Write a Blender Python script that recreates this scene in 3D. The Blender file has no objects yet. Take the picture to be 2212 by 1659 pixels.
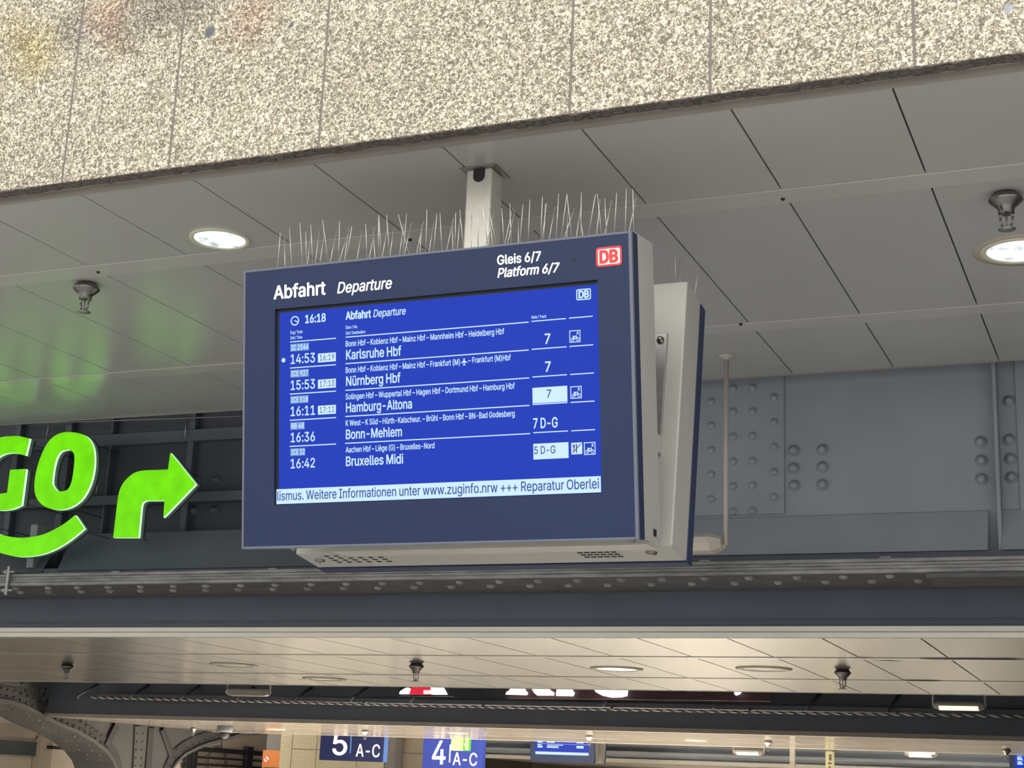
import bpy, bmesh, math, random
from mathutils import Vector, Matrix
from mathutils.geometry import delaunay_2d_cdt
random.seed(7)
sc = bpy.context.scene
COL = sc.collection
PI = math.pi

# ------------------------------------------------------------------ camera
F = 3348.1
CAM = Vector((0, 0, 1.6))
def _rot(a, b, c):
    rx = Matrix(((1, 0, 0), (0, math.cos(a), -math.sin(a)), (0, math.sin(a), math.cos(a))))
    ry = Matrix(((math.cos(b), 0, math.sin(b)), (0, 1, 0), (-math.sin(b), 0, math.cos(b))))
    rz = Matrix(((math.cos(c), -math.sin(c), 0), (math.sin(c), math.cos(c), 0), (0, 0, 1)))
    return rz @ rx @ ry
_R = _rot(-0.257350701, 0.403629154, 0.0420230597)
_w = lambda v: Vector((v[0], v[2], -v[1]))
AX, AY, AZ = _w(_R[0]), _w(_R[1]), _w(_R[2])
camd = bpy.data.cameras.new('camera')
camd.sensor_width = 36.0
camd.lens = F / 2212 * 36.0
camd.clip_start = 0.05
camd.clip_end = 300
cam = bpy.data.objects.new('camera', camd)
COL.objects.link(cam)
cam.matrix_world = Matrix((
    (AX.x, -AY.x, -AZ.x, CAM.x),
    (AX.y, -AY.y, -AZ.y, CAM.y),
    (AX.z, -AY.z, -AZ.z, CAM.z),
    (0, 0, 0, 1)))
sc.camera = cam

# ------------------------------------------------------------------ light
sc.view_settings.view_transform = 'Standard'
sc.view_settings.look = 'None'
sc.view_settings.gamma = 1
sc.view_settings.use_curve_mapping = False
sc.view_settings.exposure = 0.0

world = bpy.data.worlds.new('station_daylight')
sc.world = world
world.use_nodes = True
wb = world.node_tree.nodes['Background']
wb.inputs[0].default_value = (1.0, 0.985, 0.96, 1)
wb.inputs[1].default_value = 1.3

def area(name, loc, target, sx, sy, power, color):
    l = bpy.data.lights.new(name, 'AREA')
    l.shape = 'RECTANGLE'; l.size = sx; l.size_y = sy
    l.energy = power; l.color = color
    o = bpy.data.objects.new(name, l)
    COL.objects.link(o)
    o.location = loc
    o.rotation_euler = (Vector(target) - Vector(loc)).to_track_quat('-Z', 'Y').to_euler()
    return o
# the glazed roof of the open hall in front of the underpass
area('hall_skylight', (-1.0, -5.5, 9.0), (-2.0, 4.5, 3.6), 12, 7, 950, (1.0, 0.97, 0.91))

def lin(r, g, b):
    f = lambda c: (c / 255 / 12.92) if c / 255 <= 0.04045 else ((c / 255 + 0.055) / 1.055) ** 2.4
    return (f(r), f(g), f(b), 1.0)

def lamp(loc, power, color, r=.3):
    l = bpy.data.lights.new('fill_lamp', 'POINT'); l.energy = power; l.color = color; l.shadow_soft_size = r
    o = bpy.data.objects.new('fill_lamp', l); COL.objects.link(o); o.location = loc
# unseen fill lights, added behind the left arches and beyond the far signs
for q, e in (((-18.4, 19.2, 2.9), 200), ((-19.2, 28.2, 2.7), 90)): lamp(q, e, (1, .9, .76))
for q in ((-11, 27.5, 3.1), (-4, 28.5, 3.1)): lamp(q, 110, (1, .95, .88))

# ------------------------------------------------------------------ picture rays onto real planes
def ray(px, py):
    x, y = (px - 1106) / F, (py - 829.5) / F
    return AX * x + AY * y + AZ
def onz(px, py, z):
    d = ray(px, py); return CAM + d * ((z - CAM.z) / d.z)
def ony(px, py, y):
    d = ray(px, py); return CAM + d * ((y - CAM.y) / d.y)
def onx(px, py, x):
    d = ray(px, py); return CAM + d * ((x - CAM.x) / d.x)

# ------------------------------------------------------------------ materials
def newmat(name):
    m = bpy.data.materials.new(name)
    m.use_nodes = True
    nt = m.node_tree
    return m, nt, nt.nodes['Principled BSDF']
def mat(name, col, rough=0.6, metal=0.0, spec=0.5, var=0.08, scale=6.0, bump=0.0, bscale=60.0):
    m, nt, p = newmat(name)
    p.inputs['Roughness'].default_value = rough
    p.inputs['Metallic'].default_value = metal
    p.inputs['Specular IOR Level'].default_value = spec
    tc = nt.nodes.new('ShaderNodeTexCoord')
    n = nt.nodes.new('ShaderNodeTexNoise')
    n.inputs['Scale'].default_value = scale
    n.inputs['Detail'].default_value = 6
    nt.links.new(tc.outputs['Object'], n.inputs['Vector'])
    r = nt.nodes.new('ShaderNodeValToRGB')
    r.color_ramp.elements[0].position = 0.3
    r.color_ramp.elements[1].position = 0.7
    r.color_ramp.elements[0].color = tuple(c * (1 - var) for c in col[:3]) + (1,)
    r.color_ramp.elements[1].color = tuple(min(1, c * (1 + var)) for c in col[:3]) + (1,)
    nt.links.new(n.outputs['Fac'], r.inputs['Fac'])
    nt.links.new(r.outputs['Color'], p.inputs['Base Color'])
    if bump:
        n2 = nt.nodes.new('ShaderNodeTexNoise')
        n2.inputs['Scale'].default_value = bscale
        n2.inputs['Detail'].default_value = 4
        nt.links.new(tc.outputs['Object'], n2.inputs['Vector'])
        b = nt.nodes.new('ShaderNodeBump')
        b.inputs['Strength'].default_value = bump
        b.inputs['Distance'].default_value = 0.005
        nt.links.new(n2.outputs['Fac'], b.inputs['Height'])
        nt.links.new(b.outputs['Normal'], p.inputs['Normal'])
    return m
def emit(name, col, strength=1.0, base=(0.02, 0.02, 0.02, 1), var=0.0, scale=9.0, rough=0.3):
    m, nt, p = newmat(name)
    p.inputs['Base Color'].default_value = base
    p.inputs['Roughness'].default_value = rough
    p.inputs['Emission Color'].default_value = col
    p.inputs['Specular IOR Level'].default_value = 0.12
    p.inputs['Emission Strength'].default_value = strength
    if var:
        tc = nt.nodes.new('ShaderNodeTexCoord')
        n = nt.nodes.new('ShaderNodeTexNoise')
        n.inputs['Scale'].default_value = scale
        nt.links.new(tc.outputs['Object'], n.inputs['Vector'])
        r = nt.nodes.new('ShaderNodeMapRange')
        r.inputs['From Min'].default_value = 0.3; r.inputs['From Max'].default_value = 0.7
        r.inputs['To Min'].default_value = strength * (1 - var); r.inputs['To Max'].default_value = strength * (1 + var)
        nt.links.new(n.outputs['Fac'], r.inputs['Value'])
        nt.links.new(r.outputs['Result'], p.inputs['Emission Strength'])
    return m

def terrazzo():
    m, nt, p = newmat('washed_terrazzo')
    p.inputs['Roughness'].default_value = 0.75
    tc = nt.nodes.new('ShaderNodeTexCoord')
    n = nt.nodes.new('ShaderNodeTexNoise')
    n.inputs['Scale'].default_value = 100
    n.inputs['Detail'].default_value = 2.2
    n.inputs['Roughness'].default_value = 0.55
    n.inputs['Distortion'].default_value = 1.1
    nt.links.new(tc.outputs['Object'], n.inputs['Vector'])
    r = nt.nodes.new('ShaderNodeValToRGB')
    e = r.color_ramp.elements
    e[0].position = 0.36; e[0].color = lin(104, 97, 86)
    e[1].position = 0.63; e[1].color = lin(232, 225, 203)
    a = e.new(0.46); a.color = lin(136, 128, 113)
    a = e.new(0.54); a.color = lin(184, 175, 154)
    nt.links.new(n.outputs['Fac'], r.inputs['Fac'])
    # large soft variation of the stone mix
    n2 = nt.nodes.new('ShaderNodeTexNoise'); n2.inputs['Scale'].default_value = 1.3; n2.inputs['Detail'].default_value = 3
    nt.links.new(tc.outputs['Object'], n2.inputs['Vector'])
    mr = nt.nodes.new('ShaderNodeMapRange')
    mr.inputs['From Min'].default_value = 0.3; mr.inputs['From Max'].default_value = 0.7
    mr.inputs['To Min'].default_value = 0.92; mr.inputs['To Max'].default_value = 1.04
    nt.links.new(n2.outputs['Fac'], mr.inputs['Value'])
    mul = nt.nodes.new('ShaderNodeMix'); mul.data_type = 'RGBA'; mul.blend_type = 'MULTIPLY'; mul.inputs['Factor'].default_value = 1
    nt.links.new(r.outputs['Color'], mul.inputs['A'])
    nt.links.new(mr.outputs['Result'], mul.inputs['B'])
    last = mul.outputs['Result']
    # paint ghosts and tar spots with a shape of their own
    for (px, py, rad, col, amt, soft) in (
            (70, 118, .16, (236, 226, 150), .55, .12), (30, 70, .14, (240, 225, 165), .4, .12), (235, 25, .15, (214, 150, 132), .45, .12),
            (545, 30, .17, (214, 160, 140), .4, .14), (190, 80, .14, (205, 210, 222), .4, .1), (330, 20, .22, (120, 124, 134), .5, .16),
            (140, 60, .12, (120, 118, 122), .4, .1), (430, 10, .14, (120, 122, 128), .45, .12), (250, 90, .1, (200, 160, 140), .35, .08),
            (450, 67, .030, (88, 91, 99), .95, .012), (627, 53, .016, (88, 91, 99), .95, .006), (322, 180, .02, (120, 116, 106), .8, .01),
            (2178, 16, .02, (150, 155, 170), .8, .008)):
        q = ony(px, py, 4.45)
        dn = nt.nodes.new('ShaderNodeVectorMath'); dn.operation = 'DISTANCE'
        wob = nt.nodes.new('ShaderNodeVectorMath'); wob.operation = 'ADD'
        n3 = nt.nodes.new('ShaderNodeTexNoise'); n3.inputs['Scale'].default_value = 0.5 / rad; n3.inputs['Detail'].default_value = 3
        sc3 = nt.nodes.new('ShaderNodeVectorMath'); sc3.operation = 'SCALE'; sc3.inputs['Scale'].default_value = rad * 0.9
        nt.links.new(tc.outputs['Object'], n3.inputs['Vector'])
        nt.links.new(n3.outputs['Color'], sc3.inputs[0])
        nt.links.new(tc.outputs['Object'], wob.inputs[0]); nt.links.new(sc3.outputs[0], wob.inputs[1])
        nt.links.new(wob.outputs[0], dn.inputs[0])
        dn.inputs[1].default_value = (q.x + rad * .45, q.y + rad * .45, q.z + rad * .45)
        m3 = nt.nodes.new('ShaderNodeMapRange')
        m3.inputs['From Min'].default_value = rad; m3.inputs['From Max'].default_value = max(0.001, rad - soft)
        m3.inputs['To Min'].default_value = 0; m3.inputs['To Max'].default_value = amt
        nt.links.new(dn.outputs['Value'], m3.inputs['Value'])
        mx = nt.nodes.new('ShaderNodeMix'); mx.data_type = 'RGBA'
        mx.blend_type = 'MULTIPLY' if soft > .05 else 'MIX'
        nt.links.new(m3.outputs['Result'], mx.inputs['Factor'])
        nt.links.new(last, mx.inputs['A'])
        mx.inputs['B'].default_value = lin(*col)
        last = mx.outputs['Result']
    nt.links.new(last, p.inputs['Base Color'])
    b = nt.nodes.new('ShaderNodeBump'); b.inputs['Strength'].default_value = 0.35; b.inputs['Distance'].default_value = 0.004
    nt.links.new(n.outputs['Fac'], b.inputs['Height']); nt.links.new(b.outputs['Normal'], p.inputs['Normal'])
    return m

def worn_steel(name, base, dark, amount=0.5, scale=14.0, rough=0.7):
    m, nt, p = newmat(name)
    p.inputs['Roughness'].default_value = rough
    tc = nt.nodes.new('ShaderNodeTexCoord')
    mp = nt.nodes.new('ShaderNodeMapping'); mp.inputs['Scale'].default_value = (0.35, 1, 3)
    nt.links.new(tc.outputs['Object'], mp.inputs['Vector'])
    n = nt.nodes.new('ShaderNodeTexNoise'); n.inputs['Scale'].default_value = scale; n.inputs['Detail'].default_value = 8
    n.inputs['Roughness'].default_value = 0.7
    nt.links.new(mp.outputs['Vector'], n.inputs['Vector'])
    r = nt.nodes.new('ShaderNodeValToRGB')
    r.color_ramp.elements[0].position = 0.3 + 0.1 * amount; r.color_ramp.elements[0].color = dark
    r.color_ramp.elements[1].position = 0.6; r.color_ramp.elements[1].color = base
    nt.links.new(n.outputs['Fac'], r.inputs['Fac'])
    nt.links.new(r.outputs['Color'], p.inputs['Base Color'])
    b = nt.nodes.new('ShaderNodeBump'); b.inputs['Strength'].default_value = 0.3; b.inputs['Distance'].default_value = 0.004
    nt.links.new(n.outputs['Fac'], b.inputs['Height']); nt.links.new(b.outputs['Normal'], p.inputs['Normal'])
    return m

M = {}
M['terrazzo'] = terrazzo()
M['terrazzo_break'] = mat('rough_terrazzo_edge', lin(92, 86, 80), 0.9, var=.6, scale=70, bump=.9, bscale=80)
M['sealant'] = mat('grey_joint_sealant', lin(118, 111, 106), 0.7)
M['ceiling'] = mat('grey_ceiling_panel', lin(176, 175, 172), 0.25, spec=0.45, var=.03, scale=1.5)
M['batten'] = mat('grey_ceiling_strip', lin(186, 184, 180), 0.2, spec=0.5, var=.03, scale=2)
M['trim'] = mat('grey_edge_trim', lin(150, 143, 135), 0.5, var=.05)
M['gap'] = mat('dark_gap', lin(30, 30, 32), 0.9)
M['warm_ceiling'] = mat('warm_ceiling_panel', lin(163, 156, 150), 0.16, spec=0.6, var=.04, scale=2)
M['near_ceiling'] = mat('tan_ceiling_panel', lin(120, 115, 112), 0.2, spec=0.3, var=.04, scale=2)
M['warm_batten'] = mat('warm_ceiling_strip', lin(165, 159, 151), 0.18, spec=0.6, var=.03)
M['light_trim'] = mat('cream_edge_trim', lin(222, 217, 204), 0.45, var=.04)
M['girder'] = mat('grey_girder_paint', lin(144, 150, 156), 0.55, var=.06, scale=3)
M['girder_shade'] = mat('shaded_girder_paint', lin(62, 67, 76), 0.6, var=.1, scale=3)  # girder grey with the shade of the recessed left bay put into the colour
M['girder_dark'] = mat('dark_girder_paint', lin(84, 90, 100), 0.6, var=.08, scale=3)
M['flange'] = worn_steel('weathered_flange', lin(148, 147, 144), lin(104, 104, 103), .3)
M['soffit'] = worn_steel('dark_flange_underside', lin(86, 85, 86), lin(64, 64, 67), .4)  # darker grey than the flange plates
M['fascia'] = mat('dark_blue_grey_fascia', lin(88, 95, 106), 0.55, var=.08, scale=2)
M['arch'] = mat('riveted_arch_paint', lin(59, 60, 61), 0.55, var=.12, scale=3)
M['arch_dark'] = mat('dark_arch_paint', lin(38, 38, 41), 0.6, var=.12, scale=3)
M['blue'] = mat('dark_blue_casing', lin(33, 45, 76), 0.42, spec=.25, var=.03, scale=2)
M['blue_frame'] = mat('grey_blue_casing_edge', lin(92, 98, 112), 0.4, var=.05)
M['casing'] = mat('silver_lacquered_casing', lin(168, 166, 160), 0.38, metal=0.0, spec=.4, var=.03, scale=5)
M['pole'] = mat('galvanised_pole', lin(196, 193, 182), 0.42, metal=0.15, var=.08, scale=22)
M['steel'] = mat('dull_steel', lin(150, 150, 148), 0.4, metal=.7, var=.1, scale=30)
M['chrome'] = mat('polished_chrome', lin(132, 128, 124), 0.2, metal=1.0, var=.1, scale=30)
M['black'] = mat('black_plastic', lin(14, 16, 19), 0.6)
M['dark'] = mat('dark_hole', lin(40, 38, 36), 0.8)
M['wire'] = mat('spike_wire', lin(196, 192, 184), 0.35, metal=.6, var=.15, scale=40)
M['clip'] = mat('clear_plastic_strip', lin(160, 160, 156), 0.3)
M['white_letter'] = emit('glowing_white_lettering', lin(240, 236, 222), .75, base=lin(240, 238, 228))  # printed header lettering, white base plus emission
M['screen'] = emit('lcd_blue', lin(22, 58, 186), 1.0, base=(.004, .004, .006, 1))
M['screen_text'] = emit('lcd_pale_cyan', lin(205, 236, 255), 1.0)
M['screen_badge'] = emit('lcd_badge_blue', lin(108, 148, 214), 1.0)
M['screen_ink'] = emit('lcd_ink_blue', lin(40, 74, 156), 1.0)
M['screen_purple'] = emit('lcd_purple', lin(84, 60, 120), 1.0)
M['db_red'] = mat('red_enamel', lin(212, 52, 56), 0.4, var=.02)
M['db_white'] = mat('white_enamel', lin(244, 236, 230), 0.4, var=.02)
M['green'] = emit('lit_lime_acrylic', lin(118, 234, 0), .93, base=(.03, .06, .01, 1), var=.12, scale=9)
M['green_rim'] = emit('lit_acrylic_edge', lin(206, 255, 206), 1.0, base=lin(220, 250, 220))
M['clear_rim'] = mat('grey_letter_back', lin(66, 72, 78), 0.2)
M['lamp_glass'] = emit('lit_downlight_glass', lin(246, 255, 255), 1.15, var=.55, scale=16)
M['lamp_rim'] = mat('cream_lamp_ring', lin(206, 204, 180), 0.35, var=.03)
M['lamp_plate'] = mat('beige_lamp_plate', lin(176, 164, 148), 0.4, var=.03)
M['lamp_glow'] = emit('lit_lens', lin(255, 252, 240), 1.5)
M['lamp_off'] = mat('unlit_lens', lin(150, 138, 124), 0.25, var=.05)
M['tube_body'] = mat('cream_lamp_housing', lin(180, 173, 160), 0.4, var=.04)
M['tube_glow'] = emit('lit_tube_cover', lin(255, 244, 224), 1.0, base=lin(230, 220, 200))
M['tube_cover'] = mat('unlit_tube_cover', lin(196, 186, 170), 0.35, var=.03)
M['rope_light'] = mat('pale_rope_strand', lin(216, 206, 196), 0.7, var=.15, scale=20)
M['rope_dark'] = mat('dark_rope_strand', lin(60, 60, 62), 0.8)
M['sign_white'] = emit('lit_white_letter', lin(250, 255, 250), 1.4, base=lin(240, 240, 240))
M['sign_red'] = emit('lit_red_panel', lin(206, 40, 60), .9, base=lin(200, 40, 60))
M['sign_red_dark'] = mat('dark_red_return', lin(70, 36, 46), 0.5)
M['sign_blue'] = mat('navy_sign_face', lin(36, 46, 92), 0.4, var=.03)
M['sign_blue_lit'] = emit('lit_navy_sign_face', lin(48, 62, 138), .7, base=lin(50, 62, 130))
M['sign_text'] = emit('lit_sign_numeral', lin(244, 236, 226), .9, base=lin(236, 230, 220))
M['exit_yellow'] = emit('lit_exit_panel', lin(232, 246, 150), 1.0, base=lin(220, 236, 150))
M['exit_green'] = emit('lit_exit_green', lin(76, 160, 62), 1.0, base=lin(60, 140, 50))
M['orange'] = mat('orange_notice', lin(216, 128, 40), 0.5, var=.03)
M['stone'] = mat('pale_bush_hammered_stone', lin(205, 198, 172), 0.8, var=.16, scale=26, bump=.8, bscale=26)
M['granite'] = mat('grey_granite', lin(120, 118, 118), 0.6, var=.2, scale=60)
M['panel_tan'] = mat('tan_wall_panel', lin(170, 158, 142), 0.5, var=.04)
M['panel_grey'] = mat('grey_wall_panel', lin(150, 150, 150), 0.5, var=.04)
M['panel_white'] = mat('pale_shopfront_panel', lin(212, 200, 184), 0.5, var=.04)
M['teal'] = mat('dark_teal_panel', lin(66, 78, 80), 0.5)
M['brown'] = mat('brown_frame', lin(92, 80, 74), 0.6)
M['pole_yellow'] = mat('pale_yellow_column', lin(226, 222, 170), 0.4)
M['floor'] = mat('station_floor', lin(200, 200, 198), 0.35, var=.06, scale=1.2)
M['deck'] = mat('concrete_deck', lin(90, 90, 92), 0.9, var=.1)

# ------------------------------------------------------------------ mesh helpers
class MB:
    def __init__(s): s.v = []; s.f = []; s.smooth = []
    def add(s, verts, faces, smooth=False):
        o = len(s.v)
        s.v += [tuple(v) for v in verts]
        s.f += [tuple(i + o for i in f) for f in faces]
        s.smooth += [smooth] * len(faces)
        return s
    def hexa(s, p):   # 8 points: bottom ring then top ring
        return s.add(p, [(3, 2, 1, 0), (4, 5, 6, 7), (0, 1, 5, 4), (1, 2, 6, 5), (2, 3, 7, 6), (3, 0, 4, 7)])
    def box(s, x0, x1, y0, y1, z0, z1):
        return s.hexa([(x0, y0, z0), (x1, y0, z0), (x1, y1, z0), (x0, y1, z0), (x0, y0, z1), (x1, y0, z1), (x1, y1, z1), (x0, y1, z1)])
    def prism(s, pts, d, holes=None):   # closed outline of 3-D points, extruded by vector d
        n = len(pts); d = Vector(d)
        a = [Vector(p) for p in pts]; b = [p + d for p in a]
        return s.add(a + b, [tuple(range(n - 1, -1, -1)), tuple(range(n, 2 * n))] + [(i, (i + 1) % n, n + (i + 1) % n, n + i) for i in range(n)])
    def tube(s, p0, p1, r0, r1=None, n=10, cap=True):
        r1 = r0 if r1 is None else r1
        p0, p1 = Vector(p0), Vector(p1)
        d = (p1 - p0).normalized()
        u = d.orthogonal().normalized(); w = d.cross(u)
        ring = lambda p, r: [p + (u * math.cos(2 * PI * i / n) + w * math.sin(2 * PI * i / n)) * r for i in range(n)]
        o = len(s.v)
        s.add(ring(p0, r0) + ring(p1, r1), [(i, (i + 1) % n, n + (i + 1) % n, n + i) for i in range(n)], True)
        if cap:
            s.f += [tuple(o + i for i in range(n - 1, -1, -1)), tuple(o + n + i for i in range(n))]
            s.smooth += [False, False]
        return s
    def lathe(s, c, prof, n=24, axis=(0, 0, 1), smooth=True):
        c = Vector(c); d = Vector(axis).normalized()
        u = d.orthogonal().normalized(); w = d.cross(u)
        vs = []; m = len(prof)
        for r, h in prof:
            vs += [c + d * h + (u * math.cos(2 * PI * i / n) + w * math.sin(2 * PI * i / n)) * r for i in range(n)]
        fs = [(k * n + i, k * n + (i + 1) % n, (k + 1) * n + (i + 1) % n, (k + 1) * n + i) for k in range(m - 1) for i in range(n)]
        return s.add(vs, fs, smooth)
    def disc(s, c, r, axis, n=28, thick=0.002):
        return s.lathe(c, [(0.0001, 0), (r, 0), (r, thick), (0.0001, thick)], n, axis, False)
    def path(s, pts, r, n=8):
        for a, b in zip(pts, pts[1:]): s.tube(a, b, r, n=n)
        return s
    def build(s, name, m, parent=None):
        me = bpy.data.meshes.new(name)
        me.from_pydata(s.v, [], s.f)
        for p, q in zip(me.polygons, s.smooth): p.use_smooth = q
        bm = bmesh.new(); bm.from_mesh(me)
        bmesh.ops.recalc_face_normals(bm, faces=bm.faces[:])
        bm.to_mesh(me); bm.free()
        me.materials.append(m)
        o = bpy.data.objects.new(name, me)
        COL.objects.link(o)
        if parent is not None: attach(o, parent)
        return o
def root_loc(p):
    v = Vector((0, 0, 0))
    while p is not None:
        v += p.location; p = p.parent
    return v
def attach(o, parent):
    o.parent = parent
    o.location = o.location - root_loc(parent)
def bevel(o, w=0.003, seg=2):
    b = o.modifiers.new('bevel', 'BEVEL'); b.width = w; b.segments = seg; b.limit_method = 'ANGLE'; b.angle_limit = 0.6
    return o
def tag(o, label, cat, group=None):
    o['label'] = label; o['category'] = cat
    if group: o['group'] = group
    return o
def thing(name, loc, label, cat, group=None):
    o = bpy.data.objects.new(name, None); COL.objects.link(o)
    o.location = loc; o.empty_display_size = 0.1
    return tag(o, label, cat, group)
def structure(o):
    o['kind'] = 'structure'; return o
def copy_tree(o, loc, label, group=None):
    c = o.copy(); COL.objects.link(c); c.location = loc; c['label'] = label
    if group: c['group'] = group
    def kids(src, dst):
        for ch in [x for x in bpy.data.objects if x.parent == src]:
            k = ch.copy(); COL.objects.link(k); k.parent = dst
            kids(ch, k)
    kids(o, c)
    return c

# ------------------------------------------------------------------ lettering
try:      # the sans-serif interface typeface that ships inside Blender; else its built-in one
    import os
    SANS = bpy.data.fonts.load(os.path.join(bpy.utils.system_resource('DATAFILES'), 'fonts', 'Inter.woff2'))
except Exception:
    SANS = None
def glyphs(body, bold=0.0, shear=0.0, extrude=0.0, gap=1.0):
    cu = bpy.data.curves.new('lettering', 'FONT')
    if SANS: cu.font = SANS
    cu.body = body; cu.size = 1.0; cu.shear = shear; cu.extrude = extrude
    cu.space_word = 0.85; cu.space_character = gap
    o = bpy.data.objects.new('lettering', cu); COL.objects.link(o)
    dg = bpy.context.evaluated_depsgraph_get(); dg.update()
    oc = o.to_curve(dg)
    loops = []
    for sp in oc.splines:
        bp = sp.bezier_points; n = len(bp); pts = []
        for i in range(n):
            p, q = bp[i], bp[(i + 1) % n]
            h0, h1 = p.handle_right, q.handle_left
            straight = (h0 - p.co).cross(q.co - p.co).length < 1e-6 and (h1 - q.co).cross(q.co - p.co).length < 1e-6
            for k in range(1 if straight else 5):
                t = k / 5; u = 1 - t
                pts.append(p.co * u ** 3 + h0 * (3 * u * u * t) + h1 * (3 * u * t * t) + q.co * t ** 3)
        ar = sum(a.x * b.y - b.x * a.y for a, b in zip(pts, pts[1:] + pts[:1])) / 2
        if len(pts) > 2 and abs(ar) > 1e-7: loops.append((ar, pts))
    o.to_curve_clear(); bpy.data.objects.remove(o); bpy.data.curves.remove(cu)
    v, f = [], []
    loops = sorted((l for _, l in loops), key=lambda l: min(p.x for p in l))
    while loops:      # letter by letter, filled where the outline winds round at least once
        grp = [loops.pop(0)]; xm = max(p.x for p in grp[0])
        while loops and min(p.x for p in loops[0]) < xm + 1e-4:
            grp.append(loops.pop(0)); xm = max(xm, max(p.x for p in grp[-1]))
        pts = [p.to_2d() for g in grp for p in g]; ed = []; k = 0
        for g in grp:
            ed += [(k + i, k + (i + 1) % len(g)) for i in range(len(g))]; k += len(g)
        cv, _, cf, _, _, _ = delaunay_2d_cdt(pts, ed, [], 0, 1e-6)
        n0 = len(v); v += [p.to_3d() for p in cv]
        for t in cf:
            c = sum((cv[i] for i in t), Vector((0, 0))) / len(t); w = 0
            for g in grp:
                for a, b in zip(g, g[1:] + g[:1]):
                    if (a.y > c.y) != (b.y > c.y) and c.x < (b.x - a.x) * (c.y - a.y) / (b.y - a.y) + a.x: w += 1 if b.y > a.y else -1
            if w: f.append(tuple(n0 + i for i in t))
    if bold > .004:      # heavier stroke: the outline repeated a hair to each side
        n = len(v); vv, ff = [], []
        for k, (dx, dy) in enumerate(((-1, 0), (1, 0), (0, -.7), (0, .7), (-.7, -.5), (.7, .5), (-.7, .5), (.7, -.5))):
            vv += [p + Vector((dx * bold, dy * bold, k * .001)) for p in v]; ff += [tuple(i + k * n for i in q) for q in f]
        v, f = vv, ff
    return v, f
_hv, _ = glyphs('H')
CAP = max(v.y for v in _hv)
def letter_mesh(name, body, org, ux, uy, w, cap, m, parent, bold=0.0, shear=0.0, extrude=0.0, un=None, gap=1.0):
    """org: left end of the baseline; ux, uy: directions; w: width; cap: capital height"""
    v, f = glyphs(body, bold, shear, extrude / (cap / CAP) if extrude else 0.0, gap)
    x0 = min(p.x for p in v); x1 = max(p.x for p in v)
    sx = w / (x1 - x0); sy = cap / CAP
    un = ux.cross(uy) if un is None else un
    vv = [org + ux * ((p.x - x0) * sx) + uy * (p.y * sy) + un * (p.z * sy) for p in v]
    return MB().add(vv, f).build(name, m, parent)

# ================================================================== SETTING
ZC = 3.8            # first ceiling
Z2 = 2.474          # lower ceilings further in
YW = 4.456          # terrazzo fascia
# floor and enclosing shell
structure(MB().box(-40, 14, -14, 52, -0.2, 0).build('floor', M['floor']))
structure(MB().box(-40, 14, 4.62, 52, 5.6, 5.9).build('ceiling', M['deck']))  # unseen deck, added to keep sky light out of the ceiling gaps
structure(MB().box(3.4, 3.7, 4.5, 50, 0, 5.6).build('wall_right_unseen', M['panel_grey']))  # unseen wall, added to block light from the right
structure(MB().box(-40, 14, 50, 50.3, 0, 5.6).build('wall_back', M['panel_tan']))  # end wall, added to limit light from the far side

# terrazzo fascia, slabs with sealed joints
jx = [-6.4, -5.62, -4.64, -3.826, -3.336, -2.696, -1.736, -1.253, -0.606, 0.2, 1.1, 2.2]
mb = MB()
for a, b in zip(jx, jx[1:]):
    mb.box(a + .0045, b - .0045, YW, YW + .05, ZC, 6.6)
wall = structure(mb.build('wall_front', M['terrazzo']))
bevel(wall, .002, 1)
mb = MB()
for x in jx[1:-1]: mb.box(x - .0048, x + .0048, YW + .003, YW + .045, ZC + .001, 6.6)
structure(mb.build('trim_1', M['sealant']))
# rough broken underside of the slabs
mb = MB()
n = 420
xs = [jx[0] + (jx[-1] - jx[0]) * i / n for i in range(n + 1)]
lo = [(ZC - random.uniform(0.0, .006)) for _ in xs]
fr = [YW + random.uniform(-.001, .006) for _ in xs]
for i in range(n):
    mb.hexa([(xs[i], fr[i], lo[i]), (xs[i + 1], fr[i + 1], lo[i + 1]), (xs[i + 1], YW + .052, lo[i + 1] - .002), (xs[i], YW + .052, lo[i] - .002),
             (xs[i], fr[i], ZC + .0005), (xs[i + 1], fr[i + 1], ZC + .0005), (xs[i + 1], YW + .052, ZC + .0005), (xs[i], YW + .052, ZC + .0005)])
structure(mb.build('trim_2', M['terrazzo_break']))
structure(MB().box(-6.4, 2.2, YW + .056, 4.62, ZC + .06, 6.6).build('wall_front.001', M['deck']))
# edge trim of the first ceiling: recessed web and lip
XL, XR = -9.4, 2.0
structure(MB().box(XL, XR, YW + .055, YW + .095, ZC + .012, ZC + .03).box(XL, XR, YW + .094, YW + .112, ZC - .008, ZC + .03).build('trim_3', M['trim']))

def panel_ceiling(name, z, rows, x0, pitch, nx, m, gap=.0045, xmin=None, xmax=None):
    mb = MB()
    for (y0, y1) in rows:
        for k in range(nx):
            a = x0 + k * pitch
            mb.box(a + gap, a + pitch - gap, y0 + .002, y1 - .002, z, z + .02)
    o = structure(mb.build(name, m)); bevel(o, .0015, 1); return o
# first ceiling
PX = .5232
panel_ceiling('ceiling.001', ZC, [(4.575, 5.308), (5.447, 6.903), (7.036, 7.846)], -.694 - 17 * PX, PX, 23, M['ceiling'], .003)
structure(MB().box(XL, XR, 4.56, 7.846, ZC + .02, ZC + .05).build('ceiling.002', M['gap']))
for i, (a, b) in enumerate(((5.310, 5.445), (6.905, 7.034))):
    o = structure(MB().box(XL, XR, a, b, ZC - .004, ZC + .02).build('trim_%d' % (4 + i), M['batten'])); bevel(o, .002, 1)
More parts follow.
